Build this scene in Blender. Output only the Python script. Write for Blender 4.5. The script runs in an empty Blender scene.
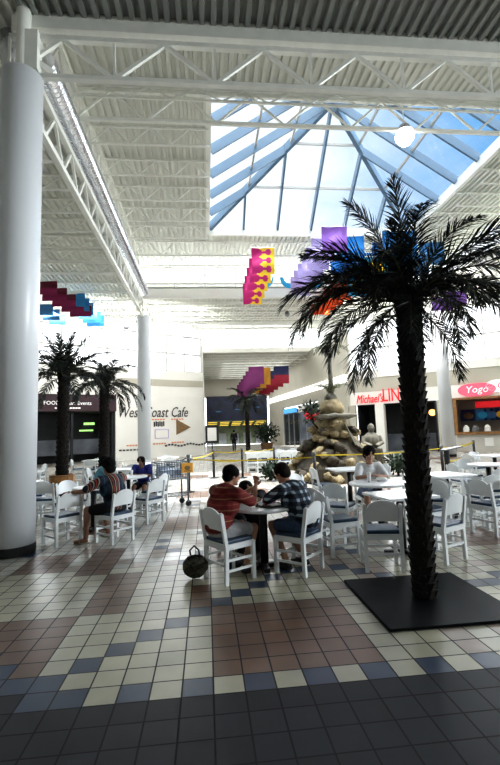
import bpy, math, random
from mathutils import Vector, Matrix, noise
random.seed(7)
C = bpy.context.scene.collection
T = 0.2032
PI = math.pi
def V(*a): return Vector(a if len(a) > 1 else a[0])

# ---------------------------------------------------------------- materials
def mat(name, col, rough=0.55, metal=0.0, emit=None, es=1.0, nscale=0, namt=0.0, bump=0.0, spec=0.5, alpha=None):
    m = bpy.data.materials.new(name); m.use_nodes = True
    nt = m.node_tree; b = nt.nodes['Principled BSDF']
    b.inputs['Base Color'].default_value = (*col, 1); b.inputs['Roughness'].default_value = rough
    b.inputs['Metallic'].default_value = metal; b.inputs['Specular IOR Level'].default_value = spec
    if emit: b.inputs['Emission Color'].default_value = (*emit, 1); b.inputs['Emission Strength'].default_value = es
    if nscale:
        tc = nt.nodes.new('ShaderNodeTexCoord'); n = nt.nodes.new('ShaderNodeTexNoise'); n.inputs['Scale'].default_value = nscale
        n.inputs['Detail'].default_value = 4
        nt.links.new(tc.outputs['Object'], n.inputs['Vector'])
        mx = nt.nodes.new('ShaderNodeMixRGB'); mx.inputs[1].default_value = (*[c * (1 - namt) for c in col], 1)
        mx.inputs[2].default_value = (*[min(1, c * (1 + namt)) for c in col], 1)
        rp = nt.nodes.new('ShaderNodeMapRange'); rp.inputs[1].default_value = .3; rp.inputs[2].default_value = .7
        nt.links.new(n.outputs['Fac'], rp.inputs[0]); nt.links.new(rp.outputs[0], mx.inputs[0])
        nt.links.new(mx.outputs[0], b.inputs['Base Color'])
        if bump:
            bp = nt.nodes.new('ShaderNodeBump'); bp.inputs['Strength'].default_value = bump; bp.inputs['Distance'].default_value = .02
            nt.links.new(n.outputs['Fac'], bp.inputs['Height']); nt.links.new(bp.outputs[0], b.inputs['Normal'])
    return m
def node(nt, typ, **kw):
    n = nt.nodes.new(typ)
    for k, v in kw.items(): setattr(n, k, v)
    return n
def math_n(nt, op, a, b=None):
    n = node(nt, 'ShaderNodeMath', operation=op)
    for i, x in enumerate((a, b)):
        if x is None: continue
        if isinstance(x, (int, float)): n.inputs[i].default_value = x
        else: nt.links.new(x, n.inputs[i])
    return n.outputs[0]
def tile_mat(name, col, rough):
    m = mat(name, col, rough, nscale=3.1, namt=.10); nt = m.node_tree; b = nt.nodes['Principled BSDF']
    tc = node(nt, 'ShaderNodeTexCoord'); sp = node(nt, 'ShaderNodeSeparateXYZ'); nt.links.new(tc.outputs['Object'], sp.inputs[0])
    ds = []; fl = []
    for ax in (0, 1):
        u = math_n(nt, 'DIVIDE', sp.outputs[ax], T)
        fl.append(math_n(nt, 'FLOOR', u))
        f = math_n(nt, 'FRACT', u); ds.append(math_n(nt, 'MINIMUM', f, math_n(nt, 'SUBTRACT', 1.0, f)))
    d = math_n(nt, 'MINIMUM', ds[0], ds[1]); g = math_n(nt, 'LESS_THAN', d, 0.026)
    cb = node(nt, 'ShaderNodeCombineXYZ'); nt.links.new(fl[0], cb.inputs[0]); nt.links.new(fl[1], cb.inputs[1])
    wn = node(nt, 'ShaderNodeTexWhiteNoise'); nt.links.new(cb.outputs[0], wn.inputs['Vector'])
    k = node(nt, 'ShaderNodeMapRange'); nt.links.new(wn.outputs['Value'], k.inputs[0]); k.inputs[3].default_value = .84; k.inputs[4].default_value = 1.08
    old = b.inputs['Base Color'].links[0].from_socket
    hs = node(nt, 'ShaderNodeHueSaturation'); nt.links.new(old, hs.inputs['Color']); nt.links.new(k.outputs[0], hs.inputs['Value'])
    mx = node(nt, 'ShaderNodeMixRGB'); nt.links.new(g, mx.inputs[0]); nt.links.new(hs.outputs[0], mx.inputs[1]); mx.inputs[2].default_value = (.028, .027, .03, 1)
    nt.links.new(mx.outputs[0], b.inputs['Base Color'])
    r = math_n(nt, 'ADD', math_n(nt, 'MULTIPLY', g, .45), rough); nt.links.new(r, b.inputs['Roughness'])
    bp = node(nt, 'ShaderNodeBump'); bp.inputs['Strength'].default_value = .25; bp.inputs['Distance'].default_value = .003; bp.invert = True
    nt.links.new(g, bp.inputs['Height']); nt.links.new(bp.outputs[0], b.inputs['Normal'])
    return m
def stripe_mat(name, base, bands, axis, period, rough=.85, plaid=None, wob_amt=.05):
    """bands: list of (lo, hi, colour) within one period along an object axis"""
    m = mat(name, base, rough); nt = m.node_tree; b = nt.nodes['Principled BSDF']
    tc = node(nt, 'ShaderNodeTexCoord'); sp = node(nt, 'ShaderNodeSeparateXYZ'); nt.links.new(tc.outputs['Object'], sp.inputs[0])
    nz = node(nt, 'ShaderNodeTexNoise'); nz.inputs['Scale'].default_value = 5; nt.links.new(tc.outputs['Object'], nz.inputs['Vector'])
    wob = math_n(nt, 'MULTIPLY', math_n(nt, 'SUBTRACT', nz.outputs['Fac'], .5), wob_amt)
    def fr(ax): return math_n(nt, 'FRACT', math_n(nt, 'DIVIDE', math_n(nt, 'ADD', math_n(nt, 'ADD', sp.outputs[ax], wob), 10.0), period))
    f = fr(axis); cur = None
    def inb(f, lo, hi): return math_n(nt, 'MULTIPLY', math_n(nt, 'GREATER_THAN', f, lo), math_n(nt, 'LESS_THAN', f, hi))
    sock = None
    for lo, hi, c in bands:
        mx = node(nt, 'ShaderNodeMixRGB'); nt.links.new(inb(f, lo, hi), mx.inputs[0])
        if sock is None: mx.inputs[1].default_value = (*base, 1)
        else: nt.links.new(sock, mx.inputs[1])
        mx.inputs[2].default_value = (*c, 1); sock = mx.outputs[0]
    if plaid:
        g = fr(plaid[0]); both = math_n(nt, 'MULTIPLY', inb(f, bands[0][0], bands[0][1]), inb(g, .1, .5))
        one = inb(g, .1, .5)
        mx = node(nt, 'ShaderNodeMixRGB'); nt.links.new(one, mx.inputs[0]); nt.links.new(sock, mx.inputs[1]); mx.inputs[2].default_value = (*bands[0][2], 1)
        m2 = node(nt, 'ShaderNodeMixRGB'); nt.links.new(both, m2.inputs[0]); nt.links.new(mx.outputs[0], m2.inputs[1]); m2.inputs[2].default_value = (*plaid[1], 1)
        sock = m2.outputs[0]
    nt.links.new(sock, b.inputs['Base Color'])
    return m
def glass_mat(name, tint, refl=.06):
    m = bpy.data.materials.new(name); m.use_nodes = True; nt = m.node_tree; nt.nodes.clear()
    o = node(nt, 'ShaderNodeOutputMaterial'); t = node(nt, 'ShaderNodeBsdfTransparent'); t.inputs[0].default_value = (*tint, 1)
    g = node(nt, 'ShaderNodeBsdfGlossy'); g.inputs['Roughness'].default_value = .05; x = node(nt, 'ShaderNodeMixShader'); x.inputs[0].default_value = refl
    nt.links.new(t.outputs[0], x.inputs[1]); nt.links.new(g.outputs[0], x.inputs[2]); nt.links.new(x.outputs[0], o.inputs[0])
    return m
M = {}
M['deck'] = mat('deck_paint', (.70, .71, .645), .6, nscale=1.5, namt=.05)
M['steel'] = mat('white_steel', (.84, .85, .79), .5, nscale=4, namt=.04)
M['wall'] = mat('white_wall', (.86, .85, .81), .8, nscale=.8, namt=.03)
M['beige'] = mat('beige_wall', (.50, .48, .41), .8, nscale=.8, namt=.05)
M['column'] = mat('column_paint', (.80, .83, .86), .35, nscale=1, namt=.02)
M['black'] = mat('black_rubber', (.012, .013, .015), .45, nscale=8, namt=.3)
M['sky_frame'] = mat('blue_grey_frame', (.12, .19, .27), .45, nscale=3, namt=.06)  # blue shading from the sky put into the frame colour
M['mullion'] = mat('window_mullion', (.42, .42, .40), .5, nscale=3, namt=.04)
M['pane'] = glass_mat('clear_glass', (.97, .985, 1))
M['chrome'] = mat('galvanised_duct', (.75, .77, .82), .22, metal=1.0, nscale=6, namt=.12)
M['chair'] = mat('white_lacquer', (.80, .83, .84), .35, nscale=5, namt=.03)
M['cushion'] = mat('navy_vinyl', (.022, .052, .10), .45, nscale=12, namt=.2)
M['tabletop'] = mat('white_laminate', (.82, .84, .86), .3, nscale=5, namt=.02)
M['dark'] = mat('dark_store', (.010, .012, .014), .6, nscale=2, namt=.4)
M['navy'] = mat('navy_sign', (.010, .016, .045), .4, nscale=1.2, namt=.7)
M['maroon'] = mat('maroon_band', (.035, .012, .020), .6, nscale=2, namt=.2)
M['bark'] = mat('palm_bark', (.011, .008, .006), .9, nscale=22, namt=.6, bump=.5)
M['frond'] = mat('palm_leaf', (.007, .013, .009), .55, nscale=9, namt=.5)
M['frond2'] = mat('palm_leaf_small', (.011, .018, .013), .55, nscale=9, namt=.5)
M['dry'] = mat('palm_stem', (.25, .24, .05), .6, nscale=9, namt=.4)
M['stem_dark'] = mat('leaf_rib', (.05, .06, .02), .6, nscale=9, namt=.4)
M['rock'] = mat('fountain_rock', (.27, .22, .13), .85, nscale=5, namt=.5, bump=.6)
M['rockdark'] = mat('dark_rock', (.045, .036, .022), .7, nscale=5, namt=.6, bump=.6)  # darker tone of the fountain rock colour
M['stone'] = mat('grey_stone', (.17, .16, .13), .8, nscale=7, namt=.4, bump=.4)
M['yellow'] = mat('yellow_tape', (.72, .55, .03), .6, nscale=7, namt=.1)
M['leaf'] = mat('dark_leaf', (.012, .03, .014), .6, nscale=9, namt=.5)
M['red'] = mat('red_plastic', (.72, .02, .03), .4, emit=(.8, .02, .03), es=.35, nscale=5, namt=.08)
M['pink'] = mat('pink_sign', (.80, .10, .16), .4, emit=(.85, .10, .16), es=.5, nscale=5, namt=.08)
M['white'] = mat('white_letters', (.85, .85, .85), .5, emit=(.9, .9, .9), es=.3, nscale=5, namt=.02)
M['ink'] = mat('black_ink', (.03, .03, .035), .6, nscale=5, namt=.2)
M['orange_ink'] = mat('orange_ink', (.70, .28, .13), .6, nscale=5, namt=.2)
M['brown_ink'] = mat('brown_ink', (.24, .15, .07), .6, nscale=5, namt=.3)
M['skin'] = mat('skin_tone', (.42, .23, .15), .55, nscale=8, namt=.12)
M['skin_dark'] = mat('skin_tone_tan', (.27, .14, .085), .55, nscale=8, namt=.12)
M['hair'] = mat('black_hair', (.004, .0035, .0035), .8, nscale=30, namt=.5, bump=.2, spec=.15)
M['hair_brown'] = mat('brown_hair', (.016, .012, .009), .8, nscale=30, namt=.5, bump=.2, spec=.15)
M['eye'] = mat('eye_white', (.6, .6, .58), .3, nscale=3, namt=.02)
M['lip'] = mat('lip', (.30, .10, .08), .5, nscale=3, namt=.05)
M['shorts'] = mat('blue_denim', (.055, .085, .15), .85, nscale=30, namt=.25)
M['greyshorts'] = mat('grey_cotton', (.45, .46, .48), .85, nscale=30, namt=.12)
M['blackcloth'] = mat('black_cotton', (.010, .010, .013), .9, nscale=12, namt=.3)
M['blueshirt'] = mat('violet_blue_cotton', (.035, .045, .26), .85, nscale=12, namt=.2)
M['tealshirt'] = mat('pale_teal_cotton', (.13, .32, .40), .85, nscale=12, namt=.2)
M['whiteshirt'] = mat('white_cotton', (.80, .82, .84), .85, nscale=12, namt=.05)
M['shoe'] = mat('dark_shoe', (.02, .018, .02), .5, nscale=8, namt=.3)
M['sandal'] = mat('pale_sandal', (.35, .33, .26), .7, nscale=8, namt=.2)
M['redstripe'] = stripe_mat('red_striped_cotton', (.17, .016, .015), [(.05, .13, (.32, .19, .11)), (.30, .36, (.12, .015, .02)), (.55, .60, (.30, .08, .05)), (.78, .84, (.12, .015, .02))], 2, .125)
M['plaid'] = stripe_mat('black_white_plaid', (.007, .010, .018), [(.1, .5, (.045, .065, .095))], 2, .085, plaid=(1, (.42, .50, .58)))
M['vstripe'] = stripe_mat('multi_striped_cotton', (.012, .018, .035), [(.02, .07, (.42, .36, .30)), (.12, .18, (.38, .06, .04)), (.23, .27, (.5, .42, .32)), (.33, .39, (.30, .07, .04)), (.44, .47, (.40, .32, .2)), (.72, .80, (.02, .07, .12))], 1, .27, wob_amt=.015)
M['wood'] = mat('orange_wood', (.42, .20, .06), .5, nscale=5, namt=.25)
M['wooddark'] = mat('counter_wood', (.28, .14, .05), .5, nscale=5, namt=.25)
M['wire'] = mat('cart_wire', (.20, .22, .25), .4, metal=.5, nscale=5, namt=.05)
M['orange'] = mat('orange_plate', (.85, .42, .06), .5, nscale=5, namt=.1)
M['bag'] = mat('mottled_bag', (.045, .042, .028), .8, nscale=38, namt=.95, bump=.5)
M['cup'] = mat('red_cup', (.55, .02, .02), .4, nscale=5, namt=.1)
M['tray'] = mat('dark_tray', (.03, .03, .035), .4, nscale=5, namt=.1)
M['paper'] = mat('white_paper', (.85, .85, .83), .7, nscale=5, namt=.02)
M['lamp_glow'] = mat('lamp_globe', (1, 1, .98), .4, emit=(1, .98, .94), es=6)
M['lamp_cap'] = mat('lamp_cap', (.30, .31, .32), .5, metal=.3, nscale=3, namt=.1)
M['yellow_light'] = mat('yellow_shop_light', (.8, .6, .1), .5, emit=(1, .72, .12), es=.7, nscale=8, namt=.2)
M['green_light'] = mat('green_shop_light', (.4, .8, .2), .5, emit=(.45, .85, .25), es=.9, nscale=2, namt=.3)
M['amber_light'] = mat('amber_light', (1, .5, .15), .5, emit=(1, .5, .15), es=2.0, nscale=2, namt=.1)
M['shopgrey'] = mat('grey_shop_interior', (.09, .10, .12), .7, nscale=.9, namt=.5)
M['shoptan'] = mat('tan_shop_interior', (.30, .27, .22), .7, nscale=.9, namt=.2)
M['counterwhite'] = mat('counter_front', (.60, .58, .54), .6, nscale=.9, namt=.1)
M['shopblue'] = mat('blue_sign_light', (.10, .40, .75), .5, emit=(.1, .4, .8), es=.5, nscale=3, namt=.1)
M['metal_grey'] = mat('grey_metal', (.25, .26, .27), .4, metal=.6, nscale=3, namt=.1)
M['pot'] = mat('planter_box', (.18, .10, .05), .6, nscale=6, namt=.3)
def cloth(name, c): return mat('banner_' + name, c, .8, nscale=4, namt=.07, emit=c, es=.06)  # banner cloth gets a faint added glow in its own colour
M['b_purple'] = cloth('purple', (.28, .13, .50)); M['b_lilac'] = cloth('lilac', (.50, .42, .72)); M['b_blue'] = cloth('blue', (.02, .22, .58))
M['b_sky'] = cloth('sky', (.05, .42, .70)); M['b_magenta'] = cloth('magenta', (.50, .02, .17)); M['b_yellow'] = cloth('yellow', (.85, .58, .04))
M['b_orange'] = cloth('orange', (.72, .10, .02)); M['b_maroon'] = cloth('maroon', (.10, .01, .025)); M['b_wine'] = cloth('wine', (.20, .015, .07)); M['b_midblue'] = cloth('mid_blue', (.03, .20, .42)); M['b_pink'] = cloth('pink', (.75, .30, .52))
M['b_navy'] = cloth('navy', (.015, .02, .07)); M['b_gold'] = cloth('gold', (.50, .26, .03)); M['b_plum'] = cloth('plum', (.17, .03, .13)); M['b_red'] = cloth('red', (.24, .012, .03)); M['b_steel'] = cloth('steel_blue', (.06, .20, .40))

# ---------------------------------------------------------------- mesh builder
class MB:
    def __init__(s): s.v = []; s.f = []; s.mi = []
    def add(s, vs, fs, mi=0):
        o = len(s.v); s.v += [tuple(p) for p in vs]; s.f += [tuple(i + o for i in f) for f in fs]; s.mi += [mi] * len(fs); return s
    def box(s, c, d, R=None, mi=0):
        c = Vector(c); vs = []
        for z in (-.5, .5):
            for x, y in ((-.5, -.5), (.5, -.5), (.5, .5), (-.5, .5)):
                p = Vector((x * d[0], y * d[1], z * d[2]))
                if R is not None: p = R @ p
                vs.append(c + p)
        return s.add(vs, [(3, 2, 1, 0), (4, 5, 6, 7), (0, 1, 5, 4), (1, 2, 6, 5), (2, 3, 7, 6), (3, 0, 4, 7)], mi)
    def beam(s, a, b, w, h, mi=0):
        a = Vector(a); b = Vector(b); d = (b - a); L = d.length; x = d.normalized()
        up = Vector((0, 0, 1)) if abs(x.z) < .95 else Vector((0, 1, 0))
        y = up.cross(x).normalized(); z = x.cross(y)
        R = Matrix((x, y, z)).transposed()
        return s.box((a + b) / 2, (L, w, h), R, mi)
    def tube(s, pts, rad, n=8, mi=0, cap=True, sq=1.0):
        pts = [Vector(p) for p in pts]
        if not hasattr(rad, '__len__'): rad = [rad] * len(pts)
        o = len(s.v); ref = None
        for i, p in enumerate(pts):
            d = (pts[min(i + 1, len(pts) - 1)] - pts[max(i - 1, 0)]).normalized()
            if ref is None: ref = Vector((0, 0, 1)) if abs(d.z) < .9 else Vector((1, 0, 0))
            u = d.cross(ref)
            if u.length < 1e-5: u = d.orthogonal()
            u.normalize(); w = u.cross(d).normalized(); ref = w
            for k in range(n):
                a = 2 * PI * k / n; s.v.append(tuple(p + u * math.cos(a) * rad[i] + w * math.sin(a) * rad[i] * sq))
        for i in range(len(pts) - 1):
            for k in range(n):
                a = o + i * n + k; b = o + i * n + (k + 1) % n
                s.f.append((a, b, b + n, a + n)); s.mi.append(mi)
        if cap:
            s.f.append(tuple(o + k for k in range(n))[::-1]); s.f.append(tuple(o + (len(pts) - 1) * n + k for k in range(n))); s.mi += [mi, mi]
        return s
    def ell(s, c, r, n=12, m=8, R=None, mi=0, fn=None):
        c = Vector(c); vs = []; fs = []
        if not hasattr(r, '__len__'): r = (r, r, r)
        for j in range(m + 1):
            t = PI * j / m
            for k in range(n):
                a = 2 * PI * k / n; p = Vector((math.sin(t) * math.cos(a) * r[0], math.sin(t) * math.sin(a) * r[1], math.cos(t) * r[2]))
                if fn: p = p * fn(p)
                if R is not None: p = R @ p
                vs.append(c + p)
        for j in range(m):
            for k in range(n):
                a = j * n + k; b = j * n + (k + 1) % n; fs.append((a, a + n, b + n, b))
        return s.add(vs, fs, mi)
    def lathe(s, prof, n=24, c=(0, 0, 0), mi=0):
        c = Vector(c); vs = []; fs = []
        for r, z in prof:
            for k in range(n):
                a = 2 * PI * k / n; vs.append(c + Vector((r * math.cos(a), r * math.sin(a), z)))
        for j in range(len(prof) - 1):
            for k in range(n):
                a = j * n + k; b = j * n + (k + 1) % n; fs.append((a, b, b + n, a + n))
        return s.add(vs, fs, mi)
    def prism(s, poly, o, ux, uy, th, mi=0):
        """flat polygon in plane (ux,uy) at o, extruded th along ux x uy"""
        o = Vector(o); ux = Vector(ux); uy = Vector(uy); w = ux.cross(uy).normalized() * th; n = len(poly)
        vs = [o + ux * p[0] + uy * p[1] for p in poly] + [o + ux * p[0] + uy * p[1] + w for p in poly]
        fs = [tuple(range(n))[::-1], tuple(range(n, 2 * n))] + [(i, (i + 1) % n, (i + 1) % n + n, i + n) for i in range(n)]
        return s.add(vs, fs, mi)
    def mesh(s, name, mats):
        me = bpy.data.meshes.new(name); me.from_pydata(s.v, [], s.f)
        for m in (mats if isinstance(mats, (list, tuple)) else [mats]): me.materials.append(m)
        if any(s.mi): me.polygons.foreach_set('material_index', s.mi)
        me.update(); return me
    def build(s, name, mats, parent=None, smooth=False, loc=None, kind=None, label=None, cat=None, group=None, bevel=0, rz=None):
        me = s.mesh(name, mats)
        if smooth: me.polygons.foreach_set('use_smooth', [True] * len(me.polygons))
        o = bpy.data.objects.new(name, me); C.objects.link(o)
        if parent: o.parent = parent
        if loc is not None: o.location = loc
        if rz is not None: o.rotation_euler = (0, 0, rz)
        if bevel:
            b = o.modifiers.new('bevel', 'BEVEL'); b.width = bevel; b.segments = 2; b.limit_method = 'ANGLE'
        return tag(o, label, cat, group, kind)
def tag(o, label=None, cat=None, group=None, kind=None):
    if label: o['label'] = label
    if cat: o['category'] = cat
    if group: o['group'] = group
    if kind: o['kind'] = kind
    return o
def thing(name, label, cat, loc=(0, 0, 0), rz=0, group=None):
    o = bpy.data.objects.new(name, None); C.objects.link(o); o.location = loc; o.rotation_euler = (0, 0, rz); o.empty_display_size = .1
    return tag(o, label, cat, group)
def dup(root, loc, rz, label, group=None, scale=None):
    r = root.copy(); C.objects.link(r); r.location = loc; r.rotation_euler = (0, 0, rz); r['label'] = label
    if group: r['group'] = group
    if scale: r.scale = (scale,) * 3
    for ch in list(root.children):
        c = ch.copy(); C.objects.link(c); c.parent = r
        for g in ch.children:
            d = g.copy(); C.objects.link(d); d.parent = c
    return r
def S(o): o['kind'] = 'structure'; return o
def text(name, body, size, mt, parent, o, ux, uy, ext=.02, shear=0, align='CENTER', wscale=1.0):
    """lettering converted to a mesh, standing on plane (ux,uy) at o (local to parent)"""
    cu = bpy.data.curves.new(name, 'FONT'); cu.body = body; cu.size = size; cu.extrude = ext; cu.shear = shear; cu.align_x = align; cu.align_y = 'CENTER'
    cu.resolution_u = 2
    t = bpy.data.objects.new(name, cu); C.objects.link(t)
    bpy.context.view_layer.update()
    me = bpy.data.meshes.new_from_object(t.evaluated_get(bpy.context.evaluated_depsgraph_get()))
    bpy.data.objects.remove(t); me.materials.clear(); me.materials.append(mt); me.name = name
    ux = Vector(ux).normalized(); uy = Vector(uy).normalized(); w = ux.cross(uy)
    Mx = Matrix(((ux.x * wscale, uy.x, w.x, o[0]), (ux.y * wscale, uy.y, w.y, o[1]), (ux.z * wscale, uy.z, w.z, o[2]), (0, 0, 0, 1)))
    me.transform(Mx)
    ob = bpy.data.objects.new(name, me); C.objects.link(ob)
    if parent: ob.parent = parent
    return ob
def bake(o):
    """replace a modified object's mesh by its evaluated mesh"""
    bpy.context.view_layer.update()
    me = bpy.data.meshes.new_from_object(o.evaluated_get(bpy.context.evaluated_depsgraph_get()))
    o.modifiers.clear(); o.data = me; return o

# ---------------------------------------------------------------- floor
def brown_block(i, j):
    h = math.sin((i // 4) * 12.9898 + (j // 6) * 78.233) * 43758.5453
    return (h - math.floor(h)) < .11
def tile(i, j):
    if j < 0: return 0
    if j == 0: return (1 if i % 2 == 0 else 2) if i >= -4 else (2 if i >= -6 else 0)
    if j == 1 and i in (-7, -6): return 2
    if j <= 6 and i <= -8 and i <= -6 - j: return 2 if i >= -7 - j else 0
    if 2 <= j <= 6 and i <= -7: return 3
    if -5 <= i <= 4 and j == i + 7: return 2
    if (i, j) in ((5, 11), (7, 11), (8, 10), (9, 9), (8, 15), (9, 14), (14, 7), (15, 8), (13, 7), (7, 16), (-3, 17), (-4, 18)): return 2
    if 0 <= i <= 5 and 1 <= j <= 6: return 3
    if i == -1 and 7 <= j <= 9: return 3
    if i in (-6, -5) and 7 <= j <= 12: return 3
    if i in (-8, -7) and 13 <= j <= 18: return 3
    if -12 <= i <= -10 and 14 <= j <= 17: return 3
    if 17 <= i <= 20 and 14 <= j <= 18: return 3
    if i <= 5 and j <= 13: return 1
    r = random.random()
    if 4 <= i <= 9 and 9 <= j <= 13: return 4 if r < .5 else 1
    if i >= 6 and j <= 13: return 4 if r < .15 else 1
    if brown_block(i, j): return 3
    if r < .03: return 2
    return 4 if r < .14 else 5
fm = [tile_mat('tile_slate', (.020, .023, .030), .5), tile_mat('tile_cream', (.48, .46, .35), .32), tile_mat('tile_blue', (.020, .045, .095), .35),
      tile_mat('tile_brown', (.17, .095, .060), .35), tile_mat('tile_pink', (.36, .29, .24), .33), tile_mat('tile_white', (.60, .59, .54), .25)]
fm[0].node_tree.nodes['Principled BSDF'].inputs['Specular IOR Level'].default_value = .25
b = MB()
I0, I1, J0, J1 = -75, 125, -45, 250
vid = {}
for j in range(J0, J1 + 1):
    for i in range(I0, I1 + 1):
        vid[(i, j)] = len(b.v); b.v.append((i * T, j * T, 0))
for j in range(J0, J1):
    for i in range(I0, I1):
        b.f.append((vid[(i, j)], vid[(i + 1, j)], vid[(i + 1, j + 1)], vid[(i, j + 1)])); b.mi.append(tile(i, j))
S(b.build('floor', fm))

# ---------------------------------------------------------------- room shell
XL, XR = -2.95, 12.2
ZH, ZL = 10.0, 8.75
YN, YF = 4.0, 18.4
SX0, SX1, SY0, SY1 = .3, 9.1, 7.1, 14.9
def deck(b, x0, x1, y0, y1, z):
    """corrugated steel deck, ribs along Y"""
    p = .2; n = max(1, round((x1 - x0) / p)); p = (x1 - x0) / n; prof = []
    for k in range(n):
        x = x0 + k * p; prof += [(x, z), (x + p * .4, z), (x + p * .50, z + .08), (x + p * .90, z + .08)]
    prof.append((x1, z)); m = len(prof)
    b.add([(x, y0, zz) for x, zz in prof] + [(x, y1, zz) for x, zz in prof], [(k, k + m, k + m + 1, k + 1) for k in range(m - 1)])
    b.box(((x0 + x1) / 2, (y0 + y1) / 2, z + .16), (x1 - x0, y1 - y0, .08))
c = MB()
deck(c, XL, SX0, YN, YF, ZH); deck(c, SX1, XR, YN, YF, ZH); deck(c, SX0, SX1, YN, SY0, ZH); deck(c, SX0, SX1, SY1, YF, ZH)
def yleft(x): return 21.4 + (x + 15) * 8.6 / 14.7
def yright(x): return 26 - (x - 9.8) * 11.9 / 15.2
deck(c, -15, XL, -9, 21.4, ZL); deck(c, XR, 25, -9, 14.1, ZL)
for k in range(12): x = -15 + k * 1.0041667; deck(c, x, x + 1.0041667, 21.4, yleft(x + .5), ZL)
for k in range(12): x = XR + k * 1.0666667; deck(c, x, x + 1.0666667, 14.1, yright(x + .5), ZL)
for k in range(3): deck(c, 9.8 + .8 * k, 10.6 + .8 * k, YF, yright(10.2 + .8 * k), ZL)
for k in range(2): deck(c, XL + 1.325 * k, XL + 1.325 * (k + 1), YF, yleft(XL + 1.325 * (k + .5)), ZL)
deck(c, -.3, 9.8, YF, 25.5, ZL)
deck(c, -.3, 9.8, 25.5, 33, ZH); deck(c, -.3, 9.8, 33, 50, 8.2)
S(c.build('ceiling', M['deck']))
c = MB(); deck(c, XL, XR, -9, YN, ZL); S(c.build('ceiling_front', mat('shaded_deck', (.30, .31, .29), .7, nscale=1.5, namt=.06)))  # darker copy of the deck colour, the unlit front bay's shade painted in

def truss(b, p0, p1, zb, zt, n, w=.05, web=.035, both=True, vert=False, wh=None):
    p0 = Vector((*p0, 0)); p1 = Vector((*p1, 0)); up = Vector((0, 0, 1)); wh = wh or w
    b.beam(p0 + up * zb, p1 + up * zb, w, wh); b.beam(p0 + up * zt, p1 + up * zt, w, wh)
    for k in range(n):
        a = p0.lerp(p1, k / n); m = p0.lerp(p1, (k + .5) / n); e = p0.lerp(p1, (k + 1) / n)
        b.beam(a + up * zb, m + up * zt, web, web); b.beam(m + up * zt, e + up * zb, web, web)
        if vert: b.beam(a + up * zt, a + up * zb, web * .7, web * .7)
def joist(x0, x1, y, zt, depth, n, w=.05):
    b = MB(); truss(b, (x0, y), (x1, y), zt - depth, zt, n, w, .03); S(b.build('roof_joist', M['steel']))
y = YN + 1.45
while y < YF - .5:
    if y < SY0 or y > SY1: joist(XL, XR, y, ZH - .04, .62 if y > 9 else .3, 13)
    else: joist(XL, SX0 - .06, y, ZH - .04, .5, 3, .045); joist(SX1 + .06, XR, y, ZH - .04, .5, 3, .045)
    y += 1.45
for k in range(22):
    y = 4.9 + k * 1.25
    x0 = max(-15, -15 + (y - 21.4) / 8.6 * 14.7 + .3); x1 = min(25, 9.8 + (26 - y) * 15.2 / 11.9 - .3)
    if x0 < XL - 1: joist(x0, XL - .15, y, ZL - .04, .42, max(2, round((XL - x0) / 1.2)))
    if x1 > XR + 1: joist(XR + .15, x1, y, ZL - .04, .42, max(2, round((x1 - XR) / 1.2)))
for y in (2.5, 1.0, -.5): joist(XL, XR, y, ZL - .04, .42, 14)
for k in range(5): joist(XL, 12.0, 19.4 + k * 1.1, ZL - .04, .42, 12)
joist(-.3, 9.8, 25.0, ZL - .04, .42, 9)
for k in range(5): joist(-.2, 9.7, 26.3 + k * 1.5, ZH - .04, .6, 9)
for k in range(9): joist(-.2, 9.8, 34.3 + k * 1.6, 8.15, .45, 10)
# main trusses
def girder(label, pa, pb, zb, zt, n, w=.11, web=.075, vert=False, wh=None, name='roof_truss', zz=None):
    b = MB(); truss(b, pa, pb, zb, zt, n, w, web, vert=vert, wh=wh)
    b.build(name, M['steel'], label=label, cat='roof truss')
girder('big white steel truss crossing the hall from the near left column', (-3.12, YN), (XR, YN), 7.62, 8.32, 9, .10, .06, True, .07)
girder('long left girder running from the near column to the far white column under the duct', (XL, YN), (XL, YF), 7.34, 8.1, 13, .12, .06)
girder('open web truss beside the duct, below the left edge of the high roof', (XL + .02, YN), (XL + .02, YF), 8.9, 9.86, 12, .10, .05)
girder('right girder along the high hall, from the palm top to the right column', (XR, YN), (XR, YF), 7.42, 8.15, 13, .12, .06)
girder('open web truss over the clerestory glass right of the skylight', (XR, YN), (XR, YF), 8.9, 9.86, 12, .10, .05)
girder('truss standing in front of the far clerestory window of the high roof', (XL, YF - .25), (XR, YF - .25), 8.95, 9.86, 6, .09, .06)
girder('light white truss in front of the skylight that carries the globe lamp', (XL, 7.0), (XR, 7.0), 9.15, 9.9, 9, .08, .045)
# fascias and upstands
def sbox(name, c, d, m='wall', rz=0):
    b = MB(); b.box((0, 0, 0), d); return S(b.build(name, M[m], loc=c, rz=rz))
sbox('trim_front_fascia', ((XL + XR) / 2, YN + .06, 8.70), (XR - XL, .12, .34), 'steel')
sbox('wall_front_upstand', ((XL + XR) / 2, YN + .1, 9.5), (XR - XL, .08, 1.3))
sbox('wall_left_upstand', (XL - .1, (YN + YF) / 2, 9.5), (.08, YF - YN, 1.2))
sbox('trim_far_fascia', ((XL + XR) / 2, YF, 8.52), (XR - XL, .25, .46))
sbox('trim_right_fascia', (XR + .1, (YN + YF) / 2, 8.62), (.15, YF - YN, .35))
sbox('trim_left_fascia', (XL - .1, (YN + YF) / 2, 8.62), (.1, YF - YN, .35))
sbox('trim_bay_fascia', (4.75, 25.5, 9.3), (10.1, .2, 1.2), 'steel')
sbox('trim_second_fascia', (4.75, 33, 8.32), (10.1, .25, .36))
sbox('wall_bay_left', (-.3, 29.2, 9.3), (.15, 7.6, 1.2)); sbox('wall_bay_right', (9.8, 29.2, 9.3), (.15, 7.6, 1.2)); sbox('wall_bay_right_low', (9.8, 29.6, 8.5), (.15, 6.8, .7))
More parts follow.
